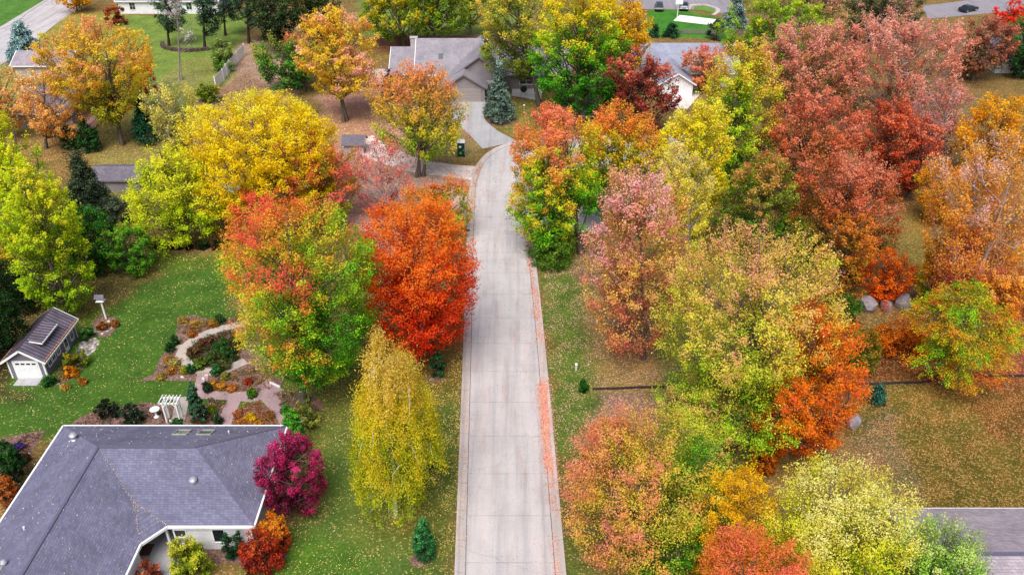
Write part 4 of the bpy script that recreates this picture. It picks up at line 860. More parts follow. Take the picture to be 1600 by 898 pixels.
sheet(PG((243, 872), (262, 855), (278, 870), (285, 930), (230, 930)), .03, 'front_walk', DRIVE)
# --- garden shed
SH1 = thing('garden_shed', (-46.3, 68, 0), 'grey garden shed with standing seam roof, dormer and white garage door', 'shed')
sx0, sx1, sy0, sy1, seh, srh = -48.0, -44.55, 64.9, 71.6, 2.35, 3.5; sxm = (sx0+sx1)/2
w_ = MB(); w_.poly([(sx0, sy0, 0), (sx1, sy0, 0), (sx1, sy0, seh), (sxm, sy0, srh-.12), (sx0, sy0, seh)]); w_.poly([(sx1, sy1, 0), (sx0, sy1, 0), (sx0, sy1, seh), (sxm, sy1, srh-.12), (sx1, sy1, seh)])
w_.poly([(sx1, sy0, 0), (sx1, sy1, 0), (sx1, sy1, seh), (sx1, sy0, seh)]); w_.poly([(sx0, sy1, 0), (sx0, sy0, 0), (sx0, sy0, seh), (sx0, sy1, seh)]); w_.build('wall', SIDS, SH1)
SEAM, n = nt('standing_seam_metal'); ns_ = noise(n, coords(n), .8, 5, .6); finish(n, ramp(n, ns_, [(.3, lin((84, 76, 88))), (.7, lin((122, 112, 128)))]), .42, spec=.5)
SEAMD = plain('seam_rib', (58, 50, 60), .5, .1)
r0, r1 = sy0-.35, sy1+.3; ov = .42; zo = seh-(srh-seh)*ov/((sx1-sx0)/2)
roof = MB()
for sg in (-1, 1):
    xe_ = sxm+sg*((sx1-sx0)/2+ov); q = [(sxm, r0, srh), (xe_, r0, zo), (xe_, r1, zo), (sxm, r1, srh)]
    roof.poly(q, flip=sg < 0)
rf = roof.build('roof', SEAM, SH1)
ribs = MB()
for sg in (-1, 1):
    xe_ = sxm+sg*((sx1-sx0)/2+ov)
    for y in np.arange(r0+.05, r1, .42): ribs.beam((sxm, y, srh+.03), (xe_, y, zo+.03), .045, .07)
ribs.build('roof_seam', SEAMD, rf)
ed = MB()
for y in (r0, r1):
    for sg in (-1, 1): ed.beam((sxm, y, srh-.08), (sxm+sg*((sx1-sx0)/2+ov), y, zo-.08), .06, .2)
for sg in (-1, 1): xe_ = sxm+sg*((sx1-sx0)/2+ov); ed.beam((xe_, r0, zo-.07), (xe_, r1, zo-.07), .06, .16)
ed.build('trim', WHITE, SH1)
LIT2 = plain('leaf_filled_gutter', (150, 104, 80), .95, .4, 14)
gut = MB()
for sg in (-1, 1): xe_ = sxm+sg*((sx1-sx0)/2+ov-.13); gut.beam((xe_, r0+.1, zo+.1), (xe_, r1-.1, zo+.1), .16, .06)
gut.build('gutter', LIT2, SH1)
# dormer on the right slope: a raised plane with less pitch
dy0, dy1 = 66.1, 69.4; dz0 = srh+.02; dxe = sx1-.25; dze = srh-.26; tk = .07
dmr = MB().poly([(sxm, dy0, dz0), (dxe, dy0, dze), (dxe, dy1, dze), (sxm, dy1, dz0)]).build('dormer_roof', SEAM, SH1)
rb = MB()
for y in np.arange(dy0+.05, dy1, .42): rb.beam((sxm, y, dz0+.03), (dxe, y, dze+.03), .045, .07)
rb.build('roof_seam', SEAMD, dmr)
MB().beam((dxe, dy0, dze-.06), (dxe, dy1, dze-.06), .06, .14).beam((sxm+.3, dy0, dz0-.08), (dxe, dy0, dze-.06), .06, .12).build('dormer_trim', WHITE, SH1)
dm_ = MB(); xs2 = dxe-.3; zs2 = seh+(srh-seh)*(1-(xs2-sxm)/((sx1-sx0)/2))
dm_.poly([(xs2, dy0+.1, zs2-.05), (xs2, dy1-.1, zs2-.05), (xs2, dy1-.1, dze), (xs2, dy0+.1, dze)]); dm_.build('dormer_window', GLASS, SH1)
gd = MB()
for i in range(4): gd.b2(-47.35, -45.15, sy0-.05, sy0-.005, .04+i*.48, .04+i*.48+.465)
gdo = gd.build('garage_door', WHITEP, SH1, bevel=.01)
for i in range(4): x = -47.35+.14+i*.52; MB().b2(x, x+.38, sy0-.058, sy0-.051, 1.64, 1.82).build('pane', GLASS, gdo)
t_ = MB()
for x in (-47.42, -45.08): t_.b2(x-.07, x+.07, sy0-.04, sy0-.003, 0, 2.06)
t_.b2(-47.35, -45.15, sy0-.04, sy0-.003, 1.97, 2.06); t_.build('door_frame', WHITE, SH1)
for x in (sx0+.06, sx1-.06): MB().b2(x-.07, x+.07, sy0-.03, sy0-.003, 0, seh-.02).build('corner_trim', WHITE, SH1)
for y in (sy0+.06, sy1-.06): MB().b2(sx1+.003, sx1+.03, y-.07, y+.07, 0, seh-.03).build('corner_trim', WHITE, SH1)
for y in (65.9, 66.7, 67.7): panel_window(SH1, 'x', (sx1, y, 1.35), .55, .95, 1)
d2 = MB().b2(sx1+.003, sx1+.05, 68.85, 69.6, .05, 2.1).build('door', WHITEP, SH1); MB().b2(sx1+.052, sx1+.06, 68.97, 69.48, .6, 1.95).build('pane', GLASS, d2)
panel_window(SH1, 'x', (sx1, 70.6, 1.3), .55, 1.5, 1)
sheet([(-47.4, 63.7), (-45.1, 63.7), (-45.1, 64.85), (-47.4, 64.85)], .04, 'shed_apron', DRIVE)
# --- birdhouse on a pole
p = g(166, 498); BH = thing('birdhouse', p, 'white birdhouse with small grey roof on a tall white pole', 'birdhouse')
MB().b2(p[0]-.07, p[0]+.07, p[1]-.07, p[1]+.07, 0, 2.3).build('pole', WHITE, BH)
MB().b2(p[0]-.42, p[0]+.42, p[1]-.34, p[1]+.34, 2.3, 2.36).build('platform', WHITE, BH)
MB().b2(p[0]-.3, p[0]+.3, p[1]-.24, p[1]+.24, 2.362, 2.75).build('box', WHITEP, BH)
m_ = MB()
for i in (-1, 0, 1): m_.lathe((p[0]+i*.17, p[1]-.243, 2.5), [(.045, 0), (.045, .07)], 8)
m_.build('entrance_hole', BLACK, BH)
m_ = MB(); a = (p[0]-.48, p[0]+.48); m_.poly([(a[0], p[1], 3.05), (a[0], p[1]-.42, 2.74), (a[1], p[1]-.42, 2.74), (a[1], p[1], 3.05)]); m_.poly([(a[1], p[1], 3.05), (a[1], p[1]+.42, 2.74), (a[0], p[1]+.42, 2.74), (a[0], p[1], 3.05)])
m_.poly([(a[0]+.18, p[1]-.24, 2.75), (a[0]+.18, p[1], 3.02), (a[0]+.18, p[1]+.24, 2.75)]); m_.poly([(a[1]-.18, p[1]+.24, 2.75), (a[1]-.18, p[1], 3.02), (a[1]-.18, p[1]-.24, 2.75)]); m_.build('roof', DKR, BH)
# --- arbor
AX, AY = -30.4, 58.9; AR = thing('garden_arbor', (AX, AY, 0), 'white slatted garden arbor arching over the pale path', 'arbor')
for sx in (-.6, .6):
    for sy in (-.35, .35): MB().b2(AX+sx-.06, AX+sx+.06, AY+sy-.06, AY+sy+.06, 0, 2.2).build('post', WHITE, AR)
    m_ = MB()
    for z in np.arange(.3, 2.0, .28): m_.b2(AX+sx-.02, AX+sx+.02, AY-.3, AY+.3, z, z+.05)
    for y in (-.12, .12): m_.b2(AX+sx-.015, AX+sx+.015, AY+y-.02, AY+y+.02, .1, 2.1)
    m_.build('lattice', WHITE, AR)
for sy in (-.42, .42):
    MB().beam((AX-.9, AY+sy, 2.22), (AX+.9, AY+sy, 2.22), .06, .18).build('beam', WHITE, AR)
    th = np.linspace(0, math.pi, 11); m_ = MB()
    for i in range(10): m_.beam((AX-.54*math.cos(th[i]), AY+sy*.9, 1.75+.42*math.sin(th[i])), (AX-.54*math.cos(th[i+1]), AY+sy*.9, 1.75+.42*math.sin(th[i+1])), .05, .12)
    m_.build('arch', WHITE, AR)
for x in np.linspace(-.8, .8, 6): MB().beam((AX+x, AY-.6, 2.37), (AX+x, AY+.6, 2.37), .06, .11).build('slat', WHITE, AR)
p = g(245, 651); BB = thing('birdbath', p, 'white pedestal birdbath in the mulch left of the arbor', 'birdbath')
MB().lathe(p, [(.24, 0), (.26, .06), (.16, .12), (.1, .22), (.09, .55), (.14, .72)], 16).build('pedestal', WHITE, BB, smooth=True)
MB().lathe(p, [(.12, .72), (.3, .8), (.42, .9), (.44, .94), (.36, .9), (.05, .86)], 20).build('bowl', WHITE, BB, smooth=True)
# --- small stones edging the beds
rngS = np.random.default_rng(3)
def stone(name, c, r, mat, label, cat, group=None, squash=.6, sub=2):
    me = bpy.data.meshes.new(name); import bmesh; bm = bmesh.new(); bmesh.ops.create_icosphere(bm, subdivisions=sub, radius=1)
    off = rngS.normal(size=(11, 3)); off /= np.linalg.norm(off, axis=1)[:, None]
    for v_ in bm.verts:
        q = np.array(v_.co); k = 1
        for o_ in off: dd = q@o_; k = min(k, .66/max(dd, .01)) if dd > .66 else k
        q = q*k*(1+rngS.normal()*.03); v_.co = (q[0]*r[0], q[1]*r[1], q[2]*r[2])
    bm.to_mesh(me); bm.free(); o = bpy.data.objects.new(name, me); COL.objects.link(o); me.materials.append(mat)
    o.location = (c[0], c[1], r[2]*squash*.8); o.rotation_euler = (0, 0, rngS.uniform(0, 6)); return tag(o, label, cat, group)
ROCK = plain('grey_rock', (132, 124, 130), .9, .3, 1.5); ROCKP = plain('pale_rock', (146, 138, 146), .9, .25, 1.2); LIME = plain('limestone', (200, 190, 176), .85, .12, 2)
for (u, v, r, lab) in [(1356, 484, (1.4, 1.1, 1.2), 'grey boulder under the bright orange tree, left one'), (1384, 482, (1.1, .9, .9), 'mauve grey boulder under the bright orange tree, middle one'), (1410, 480, (1.0, 1.1, 1.5), 'pale angular boulder under the bright orange tree, right one'), (1226, 662, (1.2, .8, .8), 'pale grey boulder under the glowing orange maple, left one'), (1288, 662, (1.1, .8, .9), 'grey boulder under the glowing orange maple, middle one'), (1334, 664, (1.0, .8, 1.0), 'tan grey boulder under the glowing orange maple, right one')]:
    stone('boulder', g(u, v), r, ROCKP if 'pale' in lab else ROCK, lab, 'boulder')
for i, (u, v) in enumerate([(270, 536), (266, 546), (285, 590), (318, 592), (323, 587), (160, 522), (152, 514), (176, 512), (170, 503), (96, 604), (90, 600), (267, 658), (150, 668), (122, 668)]):
    stone('edging_stone', g(u, v), (.28, .2, .16), LIME, 'small pale edging stone at the border of a mulch bed', 'stone', 'pale edging stones along the mulch beds', sub=1)
EDG = plain('dark_edging', (58, 44, 42), .9, .2)
def edging(pts, label, name='lawn_edging', mat=EDG, h=.22, w=.14):
    P = [g(*q) for q in pts]; m_ = MB()
    for a, b in zip(P[:-1], P[1:]): m_.beam((a[0], a[1], h/2), (b[0], b[1], h/2), w, h)
    o = m_.build(name, mat); tag(o, label, 'edging')
edging([(926, 609), (960, 608), (1000, 606), (1060, 605)], 'dark timber edging across the right verge')
edging([(1300, 604), (1352, 601), (1440, 598), (1500, 590), (1600, 588)], 'dark timber edging along the top of the right lawn')
edging([(422, 599), (438, 606)], 'short white stone edging at the end of the pink path', mat=WHITEP)
edging([(464, 655), (476, 657), (474, 662)], 'low pale block wall beside the arborvitae pair', mat=LIME, h=.4, w=.3)
edging([(-20, 420), (60, 470)], 'dark edging behind the garden shed')
# --- portable toilet
p = g(721, 243); PT = thing('portable_toilet', p, 'dark green portable toilet with white roof beside the drive', 'portable toilet')
GRN = plain('green_plastic', (14, 74, 58), .45, .1); x, y = p[0], p[1]
MB().b2(x-.6, x+.6, y-.6, y+.6, 0, .14).build('base', BLACK, PT)
MB().b2(x-.56, x+.56, y-.56, y+.56, .141, 2.15).build('cabin', GRN, PT, bevel=.04)
MB().b2(x-.6, x+.6, y-.6, y+.6, 2.152, 2.25).box((x, y, 2.33), (1.1, 1.1, .16), taper=.75).build('roof', WHITE, PT, bevel=.03)
d_ = MB().b2(x-.4, x+.4, y-.59, y-.562, .2, 2.05).build('door', plain('green_door', (10, 60, 48), .45, .1), PT); MB().b2(x+.3, x+.36, y-.62, y-.592, 1.0, 1.15).build('handle', WHITE, d_)
MB().b2(x-.3, x+.05, y-.6, y-.592, 1.45, 1.75).build('sign', WHITE, PT); MB().b2(x+.565, x+.6, y-.55, y-.48, .2, 2.1).build('corner_post', WHITE, PT); MB().lathe((x-.45, y+.45, 2.25), [(.06, 0), (.06, .4)], 8).build('vent_pipe', WHITE, PT)
MB().b2(x-.25, x+.1, y-.6, y-.592, .45, .8).build('decal', plain('lime_decal', (110, 170, 60), .5), PT)
# --- mailbox, pedestal, marker
p = g(730, 372); MX = thing('mailbox', p, 'black rural mailbox on a post beside the left kerb', 'mailbox')
MB().box((p[0], p[1], .5), (.12, .12, 1.0)).build('post', GREYW, MX)
th = np.linspace(0, math.pi, 8); pf = [(-.11, .0)]+[(-.11*math.cos(t), .12+.11*math.sin(t)) for t in th]+[(.11, .0)]; m_ = MB()
P0 = [(p[0]-.3, p[1]+a, 1.0+b) for a, b in pf]; P1 = [(p[0]+.35, p[1]+a, 1.0+b) for a, b in pf]; m_.poly(P0); m_.poly(P1, flip=True)
for i in range(len(pf)): j = (i+1) % len(pf); m_.poly([P0[i], P0[j], P1[j], P1[i]], flip=True)
m_.build('box', BLACK, MX); MB().b2(p[0]+.1, p[0]+.28, p[1]-.125, p[1]-.115, 1.12, 1.2).build('flag', plain('red_flag', (180, 30, 24), .5), MX)
p = g(900, 578); UP = thing('utility_pedestal', p, 'pale green utility pedestal standing on the right verge', 'utility box')
MB().b2(p[0]-.11, p[0]+.11, p[1]-.11, p[1]+.11, 0, .7).build('body', plain('pale_green_plastic', (176, 190, 176), .5, .05), UP, bevel=.02); MB().box((p[0], p[1], .76), (.26, .26, .12), taper=.6).build('cap', WHITE, UP)
p = g(835, 180); 
for (u, v, lab) in [(819, 172, 'white round garden lamp left of the street end tree'), (752, 243, None)]:
    if lab is None: continue
    p = g(u, v); o = thing('garden_lamp', p, lab, 'lamp'); MB().lathe(p, [(.04, 0), (.04, .6)], 8).build('post', WHITE, o); MB().lathe((p[0], p[1], p[2]+.6), [(.05, 0), (.16, .08), (.2, .2), (.12, .34), (.02, .38)], 12).build('globe', WHITE, o, smooth=True)
p = g(818, 150); o = thing('urn_planter', p, 'dark round topiary in a white urn by the grey house', 'planter'); MB().lathe(p, [(.2, 0), (.12, .15), (.14, .3), (.3, .6), (.34, .66), (.1, .66)], 14).build('urn', WHITE, o, smooth=True)
MB().lathe((p[0], p[1], .6), [(.1, 0), (.5, .3), (.62, .65), (.45, 1.05), (.05, 1.2)], 14).build('topiary', plain('dark_topiary', (30, 48, 30), .95, .4, 8), o)
# --- generic gable house helper
def gable(root, x0, x1, y0, y1, eh, rh, axis, rmat, wmat, ov=.45, z0=0, trim=True, wall=True, name='roof'):
    """ridge runs along axis 'x' or 'y'"""
    w = MB(); r = MB(); xm, ym = (x0+x1)/2, (y0+y1)/2
    if axis == 'x':
        k = (rh-eh)/((y1-y0)/2); e = eh-k*ov; yy0, yy1, xx0, xx1 = y0-ov, y1+ov, x0-ov, x1+ov
        r.poly([(xx0, yy0, e), (xx1, yy0, e), (xx1, ym, rh), (xx0, ym, rh)]); r.poly([(xx1, yy1, e), (xx0, yy1, e), (xx0, ym, rh), (xx1, ym, rh)])
        gp = [[(x1, y0, z0), (x1, y1, z0), (x1, y1, eh), (x1, ym, rh-.1), (x1, y0, eh)], [(x0, y1, z0), (x0, y0, z0), (x0, y0, eh), (x0, ym, rh-.1), (x0, y1, eh)]]
        edges = [((xx0, yy0, e), (xx1, yy0, e)), ((xx0, yy1, e), (xx1, yy1, e))]+[((x, yy, e), (x, ym, rh)) for x in (xx0, xx1) for yy in (yy0, yy1)]
        sides = [[(x0, y0, z0), (x1, y0, z0), (x1, y0, eh-.02), (x0, y0, eh-.02)], [(x1, y1, z0), (x0, y1, z0), (x0, y1, eh-.02), (x1, y1, eh-.02)]]
    else:
        k = (rh-eh)/((x1-x0)/2); e = eh-k*ov; yy0, yy1, xx0, xx1 = y0-ov, y1+ov, x0-ov, x1+ov
        r.poly([(xx0, yy1, e), (xx0, yy0, e), (xm, yy0, rh), (xm, yy1, rh)]); r.poly([(xx1, yy0, e), (xx1, yy1, e), (xm, yy1, rh), (xm, yy0, rh)])
        gp = [[(x0, y0, z0), (x1, y0, z0), (x1, y0, eh), (xm, y0, rh-.1), (x0, y0, eh)], [(x1, y1, z0), (x0, y1, z0), (x0, y1, eh), (xm, y1, rh-.1), (x1, y1, eh)]]
        edges = [((xx0, yy0, e), (xx0, yy1, e)), ((xx1, yy0, e), (xx1, yy1, e))]+[((xx, y, e), (xm, y, rh)) for y in (yy0, yy1) for xx in (xx0, xx1)]
        sides = [[(x0, y1, z0), (x0, y0, z0), (x0, y0, eh-.02), (x0, y1, eh-.02)], [(x1, y0, z0), (x1, y1, z0), (x1, y1, eh-.02), (x1, y0, eh-.02)]]
    ro = r.build(name, rmat, root)
    if wall:
        for q in gp+sides: w.poly(q)
        w.build('wall', wmat, root)
    if trim:
        t = MB()
        for a, b in edges: t.beam((a[0], a[1], a[2]-.1), (b[0], b[1], b[2]-.1), .1, .2)
        t.build('fascia', trim if trim is not True else WHITE, root)
    return ro
# taupe house, top centre
GT = plain('taupe_trim', (120, 112, 114), .6, .05)
H2 = thing('house', (-12, 147.58, 0), 'taupe house with stepped grey roofs and front garage gable', 'house')
gable(H2, -16.6, -4.8, 145.85, 158.53, 3.2, 7.3, 'x', TAUPE, SIDG, trim=WHITE)
gable(H2, -21.2, -16.9, 147.0, 157.96, 2.9, 5.7, 'x', TAUPE, SIDG, trim=WHITE)
gable(H2, -4.6, 10, 146.42, 156.8, 2.9, 6.0, 'x', TAUPE, SIDG, trim=GT)
gable(H2, -11.6, -4.6, 139.97, 151.61, 2.75, 4.9, 'y', TAUPE, SIDG, trim=GT)
gable(H2, -9.4, -1.8, 143.2, 155.07, 4.2, 6.9, 'y', TAUPE, SIDG, trim=GT, z0=2.5)
g_ = MB()
for i in range(4): g_.b2(-9.6, -5.2, 139.89, 139.96, .05+i*.58, .6+i*.58)
g_.build('garage_door', plain('taupe_door', (146, 138, 136), .6, .05), H2)
MB().b2(-3.9, -3.0, 142.86, 142.95000000000002, .1, 2.2).build('door', DOORM, H2); MB().b2(-4.5, -2, 142.96, 146.66, 0, 2.6).build('wall', SIDL, H2)
MB().box((-17.6, 153.57, 6.2), (1.2, .9, 1.6)).box((-17.6, 153.57, 7.05), (1.4, 1.1, .12)).build('chimney', plain('chimney_stone', (170, 164, 166), .9), H2)
yy = 148.27; kk = 4.1/(5.5*1.1532); zz = 3.2+kk*(yy-145.85); z2 = zz+kk
s_ = MB().poly([(-12.9, yy, zz+.08), (-12.1, yy, zz+.08), (-12.1, yy+1, z2+.08), (-12.9, yy+1, z2+.08)]).build('skylight', GLASSL, H2)
panel_window(H2, 'y', (-14, 145.85, 1.6), 1.6, 1.2, -1); panel_window(H2, 'y', (2.5, 146.42, 1.6), 2.2, 1.4, -1)
DK = thing('wooden_deck', (-23, 151.04, 0), 'weathered deck with railing at the west end of the taupe house', 'deck')
MB().b2(-26.5, -21.8, 147.0, 155.07, .6, .8).build('floor', plain('deck_boards', (176, 168, 164), .8, .1, 5), DK)
rl = MB()
for x0, x1, y in ((-26.4, -21.9, 154.96), (-26.4, -21.9, 147.12)):
    for x in np.arange(x0, x1+.01, .3): rl.b2(x-.03, x+.03, y-.03, y+.03, .8, 1.7)
    rl.b2(x0, x1, y-.05, y+.05, 1.7, 1.78)
for y in np.arange(147.12, 154.96, .3): rl.b2(-26.43, -26.37, y-.03, y+.03, .8, 1.7)
rl.b2(-26.45, -26.35, 147.23, 154.84, 1.7, 1.78); rl.build('railing', GREYW, DK)
def fence(pts, h, mat, label, cat='fence', name='fence', step=2.4, solid=True, gap=.18, pw=.12, z=0):
    root = thing(name, (pts[0][0], pts[0][1], 0), label, cat); P = [np.array(p[:2], float) for p in pts]
    for a, b in zip(P[:-1], P[1:]):
        Ln = np.linalg.norm(b-a); k = max(1, int(Ln/step)); d = (b-a)/Ln; rz = math.atan2(d[1], d[0])
        for i in range(k):
            s0 = a+d*Ln*i/k; s1 = a+d*Ln*(i+1)/k; L_ = Ln/k; m_ = MB()
            for q in np.arange(gap/2, L_-.02, gap): c = s0+d*q; m_.box((c[0], c[1], h/2+.03), (gap*(.95 if solid else .5), .03, h-.06), rz)
            for zz in (h*.2, h*.8): c = (s0+s1)/2; n_ = np.array([-d[1], d[0]])*.035; m_.box((c[0]+n_[0], c[1]+n_[1], zz), (L_-.1, .04, .09), rz)
            m_.build('panel', mat, root)
        for i in range(k+1): c = a+d*Ln*i/k; MB().box((c[0], c[1], h/2+.05), (pw, pw, h+.1), rz).box((c[0], c[1], h+.13), (pw*1.3, pw*1.3, .06), rz).build('post', mat, root)
    return root
FB = plain('red_brown_fence', (104, 74, 70), .9, .2, 4); VIN = plain('white_vinyl', (.8, .8, .8), .5, .04)
fence([(-30, 171.79), (-12, 172.37), (3, 172.95)], 1.9, FB, 'long red brown privacy fence behind the taupe house')
wf = [g(338, 139), g(350, 126), g(360, 112), g(372, 98), g(383, 86)]; fence(wf, 2.1, VIN, 'white vinyl fence running up beside the upper lawn', gap=.16, pw=.16)
fence([(34, 180.1), (52, 180.1)], 1.1, GREYW, 'low grey rail fence behind the blue grey roof', solid=False)
# blue grey roofed house
H3 = thing('house', (31, 155.65, 0), 'house with broad blue grey roof and white gable wing', 'house')
gable(H3, 22, 40, 147.58, 162.57, 2.8, 5.6, 'x', BLUEG, SIDW, trim=WHITE); gable(H3, 25.5, 31, 142.39, 151.04, 2.6, 4.3, 'y', BLUEG, SIDW, trim=WHITE)
panel_window(H3, 'y', (28, 142.39, 1.5), 1.2, 1.1, -1); panel_window(H3, 'x', (31, 144.35, 1.4), .9, 1.0, 1, bars=False)
# white house, upper left
H4 = thing('house', (-76, 202.93, 0), 'long white house with a grey roof at the top edge', 'house')
gable(H4, -88.4, -66, 196.13, 208.7, 3.1, 6.2, 'x', GREYR, SIDW, trim=WHITE)
for x in (-85.2, -79.3, -72.5, -68.0): panel_window(H4, 'y', (x, 196.13, 1.7), 1.2, 1.5, -1)
# beige garage left
H5 = thing('garage', (-88, 154.5, 0), 'beige garage with a brown grey roof beside the blue spruce', 'garage')
gable(H5, -90, -80, 151.96, 158.42, 2.7, 4.2, 'x', GREYR, SIDB, trim=WHITE)
# cabin with deck
H6 = thing('cabin', (-73, 131.43, 0), 'grey cabin half hidden behind arborvitae with a low deck', 'cabin')
gable(H6, -78, -69.5, 128.55, 138.35, 2.7, 5.0, 'x', DKR, SIDG, trim=WHITE)
MB().b2(-69.4, -66, 126.82, 134.89, .1, .3).build('deck_floor', plain('reddish_deck', (150, 112, 100), .85, .15, 4), H6)
rl = MB()
for a, b in (((-69.2, 126.94), (-66.1, 126.94)), ((-66.1, 126.94), (-66.1, 134.78)), ((-66.1, 134.78), (-69.2, 134.78))):
    a = np.array(a); b = np.array(b); k = int(np.linalg.norm(b-a)/.35)
    for i in range(k+1): c = a+(b-a)*i/k; rl.b2(c[0]-.03, c[0]+.03, c[1]-.03, c[1]+.03, .3, 1.15)
    rl.beam((*a, 1.18), (*b, 1.18), .1, .06)
rl.build('railing', GREYW, H6); MB().b2(-69.49, -69.42, 130.28, 131.43, .3, 2.3).build('door', DOORM, H6); MB().b2(-69.49, -69.42, 132.59, 135.47, 1.0, 2.1).build('window', GLASS, H6)
# small sheds
H7 = thing('shed', (-54.5, 107.22, 0), 'low grey shed roof between dull spruce and lime tree', 'shed'); gable(H7, -57, -50.5, 105.49, 110.1, 1.9, 2.7, 'x', DKR, SIDG, trim=GT, ov=.3)
p = g(559, 240); H8 = thing('shed', (p[0], p[1]+1, 0), 'small dark roofed shed beside the pale gravel', 'shed'); gable(H8, p[0]-2.0, p[0]+.9, p[1], p[1]+2.4, 1.7, 2.5, 'x', DKR, SIDL, trim=GT, ov=.3)
# bottom right house
H9 = thing('house', (38, 40.33, 0), 'grey brown hipless roof at the lower right corner', 'house')
H9['label'] = 'house at the lower right corner with a plain grey brown gable roof'
gable(H9, 28.6, 52, 33.6, 45.4, 2.8, 5.0, 'x', GREYR, SIDL, trim=WHITE)
ridge_caps(H9, [((28.2, 39.5, 5.0), (52.4, 39.5, 5.0))], SLATED)
# right edge white building
H10 = thing('house', (78, 131.43, 0), 'white house glimpsed behind dark trees at the right edge', 'house'); p = g(1592, 112)
gable(H10, p[0]-5, p[0]+8, p[1]-1, p[1]+9, 3.0, 5.5, 'x', DKR, SIDW, trim=WHITE); panel_window(H10, 'y', (p[0]+2, p[1]-1, 1.6), 1.3, 1.2, -1)
# --- cars
def car(x, y, rz, paint, label, name='parked_car', suv=True, hood=None):
    o = thing(name, (x, y, 0), label, 'car'); ca, sa = math.cos(rz), math.sin(rz)
    def W_(p): return (x+p[0]*ca-p[1]*sa, y+p[0]*sa+p[1]*ca, p[2])
    def prof(pr2, w0, w1):
        m_ = MB(); n_ = len(pr2); A = [W_((a, -w0/2 if b < 1 else -w1/2, b)) for a, b in pr2]; B = [W_((a, w0/2 if b < 1 else w1/2, b)) for a, b in pr2]
        m_.poly(A); m_.poly(B, flip=True)
        for i in range(n_): j = (i+1) % n_; m_.poly([A[i], B[i], B[j], A[j]])
        return m_
    top = 1.75 if suv else 1.42
    prof([(-2.3, .35), (2.3, .35), (2.35, .6), (2.2, .9), (1.2, .98), (-2.2, .98), (-2.35, .7)], 1.85, 1.8).build('body', paint, o, bevel=.06)
    prof([(1.1, .985), (.45, top-.06), (-1.9 if suv else -1.2, top-.06), (-2.15 if suv else -1.9, .985)], 1.7, 1.4).build('window', GLASS, o)
    prof([(.45, top-.07), (.3, top), (-1.75 if suv else -1.1, top), (-1.92 if suv else -1.3, top-.07)], 1.5, 1.42).build('roof', paint, o)
    if hood: prof([(2.22, .95), (1.2, 1.04), (1.15, 1.0), (2.2, .92)], 1.6, 1.5).build('hood', hood, o)
    for a in (-1.45, 1.45):
        for b in (-.86, .86):
            w = MB(); c = np.array(W_((a, b, .36))); ax = np.array([-sa, ca, 0]); w.tube([c-ax*.12, c+ax*.12], .36, 16); wo = w.build('wheel', BLACK, o); MB().tube([c-ax*.13, c+ax*.13], .2, 12).build('rim', METAL, wo)
    for b in (-.65, .65):
        m_ = MB(); m_.box(W_((2.33, b, .72)), (.08, .35, .16), rz); m_.build('headlight', WHITE, o)
    return o
CARB = plain('black_car_paint', (.015, .016, .02), .25, .1, spec=.6); CARS = plain('silver_car_paint', (.5, .51, .52), .3, .05, metal=.3)
car(33.6, 199.7, 1.45, CARB, 'black sport utility vehicle parked at the far parking court'); car(39.4, 200.16, -1.75, CARB, 'black car with a pale hood on the far parking court', suv=False, hood=CARS); p = g(1512, 18); car(p[0], p[1], .5, CARB, 'dark car half hidden at the upper right street', suv=False)
p = g(1058, 27); BK = thing('basketball_hoop', p, 'white basketball hoop on a pole beside the pale court', 'basketball hoop')
MB().tube([(p[0], p[1], 0), (p[0], p[1], 3.2), (p[0], p[1]-.9, 3.4)], .09, 8).build('pole', WHITE, BK); MB().box((p[0], p[1]-.95, 3.5), (1.6, .06, 1.0)).build('backboard', WHITE, BK)
m_ = MB(); th = np.linspace(0, 6.283, 13); m_.tube([(p[0]+.23*math.cos(t), p[1]-1.3+.23*math.sin(t), 3.1) for t in th], .025, 5); m_.build('rim', plain('orange_rim', (200, 80, 30), .5), BK)
# log ring around the pines, pond tarp
p = g(296, 78); LOGM = plain('dark_log', (84, 68, 64), .95, .3, 5)
m_ = MB()
for i in range(26): t = math.radians(190+i*6.4); m_.box((p[0]+6.5*math.cos(t), p[1]+4.2+5.5*math.sin(t), .35), (.8, .5, .6), t*.5+i)
o = m_.build('timber_border', LOGM); tag(o, 'dark curved timber border around the foot of the pines', 'border')
TARP = plain('pale_blue_tarp', (150, 190, 206), .5, .15, 1); p = g(352, 302)
o = MB().lathe((p[0], p[1], 0), [(2.3, 0), (2.3, .55), (2.15, .6), (2.1, .45), (.02, .42)], 28).build('paddling_pool', TARP); tag(o, 'round pale blue pool under the broad golden tree', 'pool')
# --- low ground cover in the beds: what nobody could count
rc = np.random.default_rng(41); GCP = []; GCC = []
def cover(uv, cols, dens, hgt=.3, clump=.35):
    poly = PG(*uv); lo, hi = poly.min(0), poly.max(0); k = int((hi-lo).prod()*dens/9); c0 = rc.uniform(lo, hi, (k, 2)); c0 = c0[inpoly(c0[:, 0], c0[:, 1], poly)]
    if not len(c0): return
    cc = np.array([lin(hx(q)) for q in cols.split()]); pick = cc[rc.integers(0, len(cc), len(c0))]; i = np.repeat(np.arange(len(c0)), 9)
    P = np.column_stack([c0[i]+rc.normal(size=(len(i), 2))*clump*.45, rc.uniform(.04, hgt, len(i))]); GCP.append(P); GCC.append(pick[i]*rc.uniform(.6, 1.3, (len(i), 1)))
MX1 = '8c6c30 a88440 6c7030 94503c 546828 b08c50 7c5040 a89a58'
cover([(278, 518), (280, 497), (332, 501), (378, 498), (372, 506), (330, 514), (300, 528)], MX1, 60)
cover([(250, 585), (258, 560), (272, 550), (282, 560), (290, 574), (300, 584)], MX1+' b09030', 60)
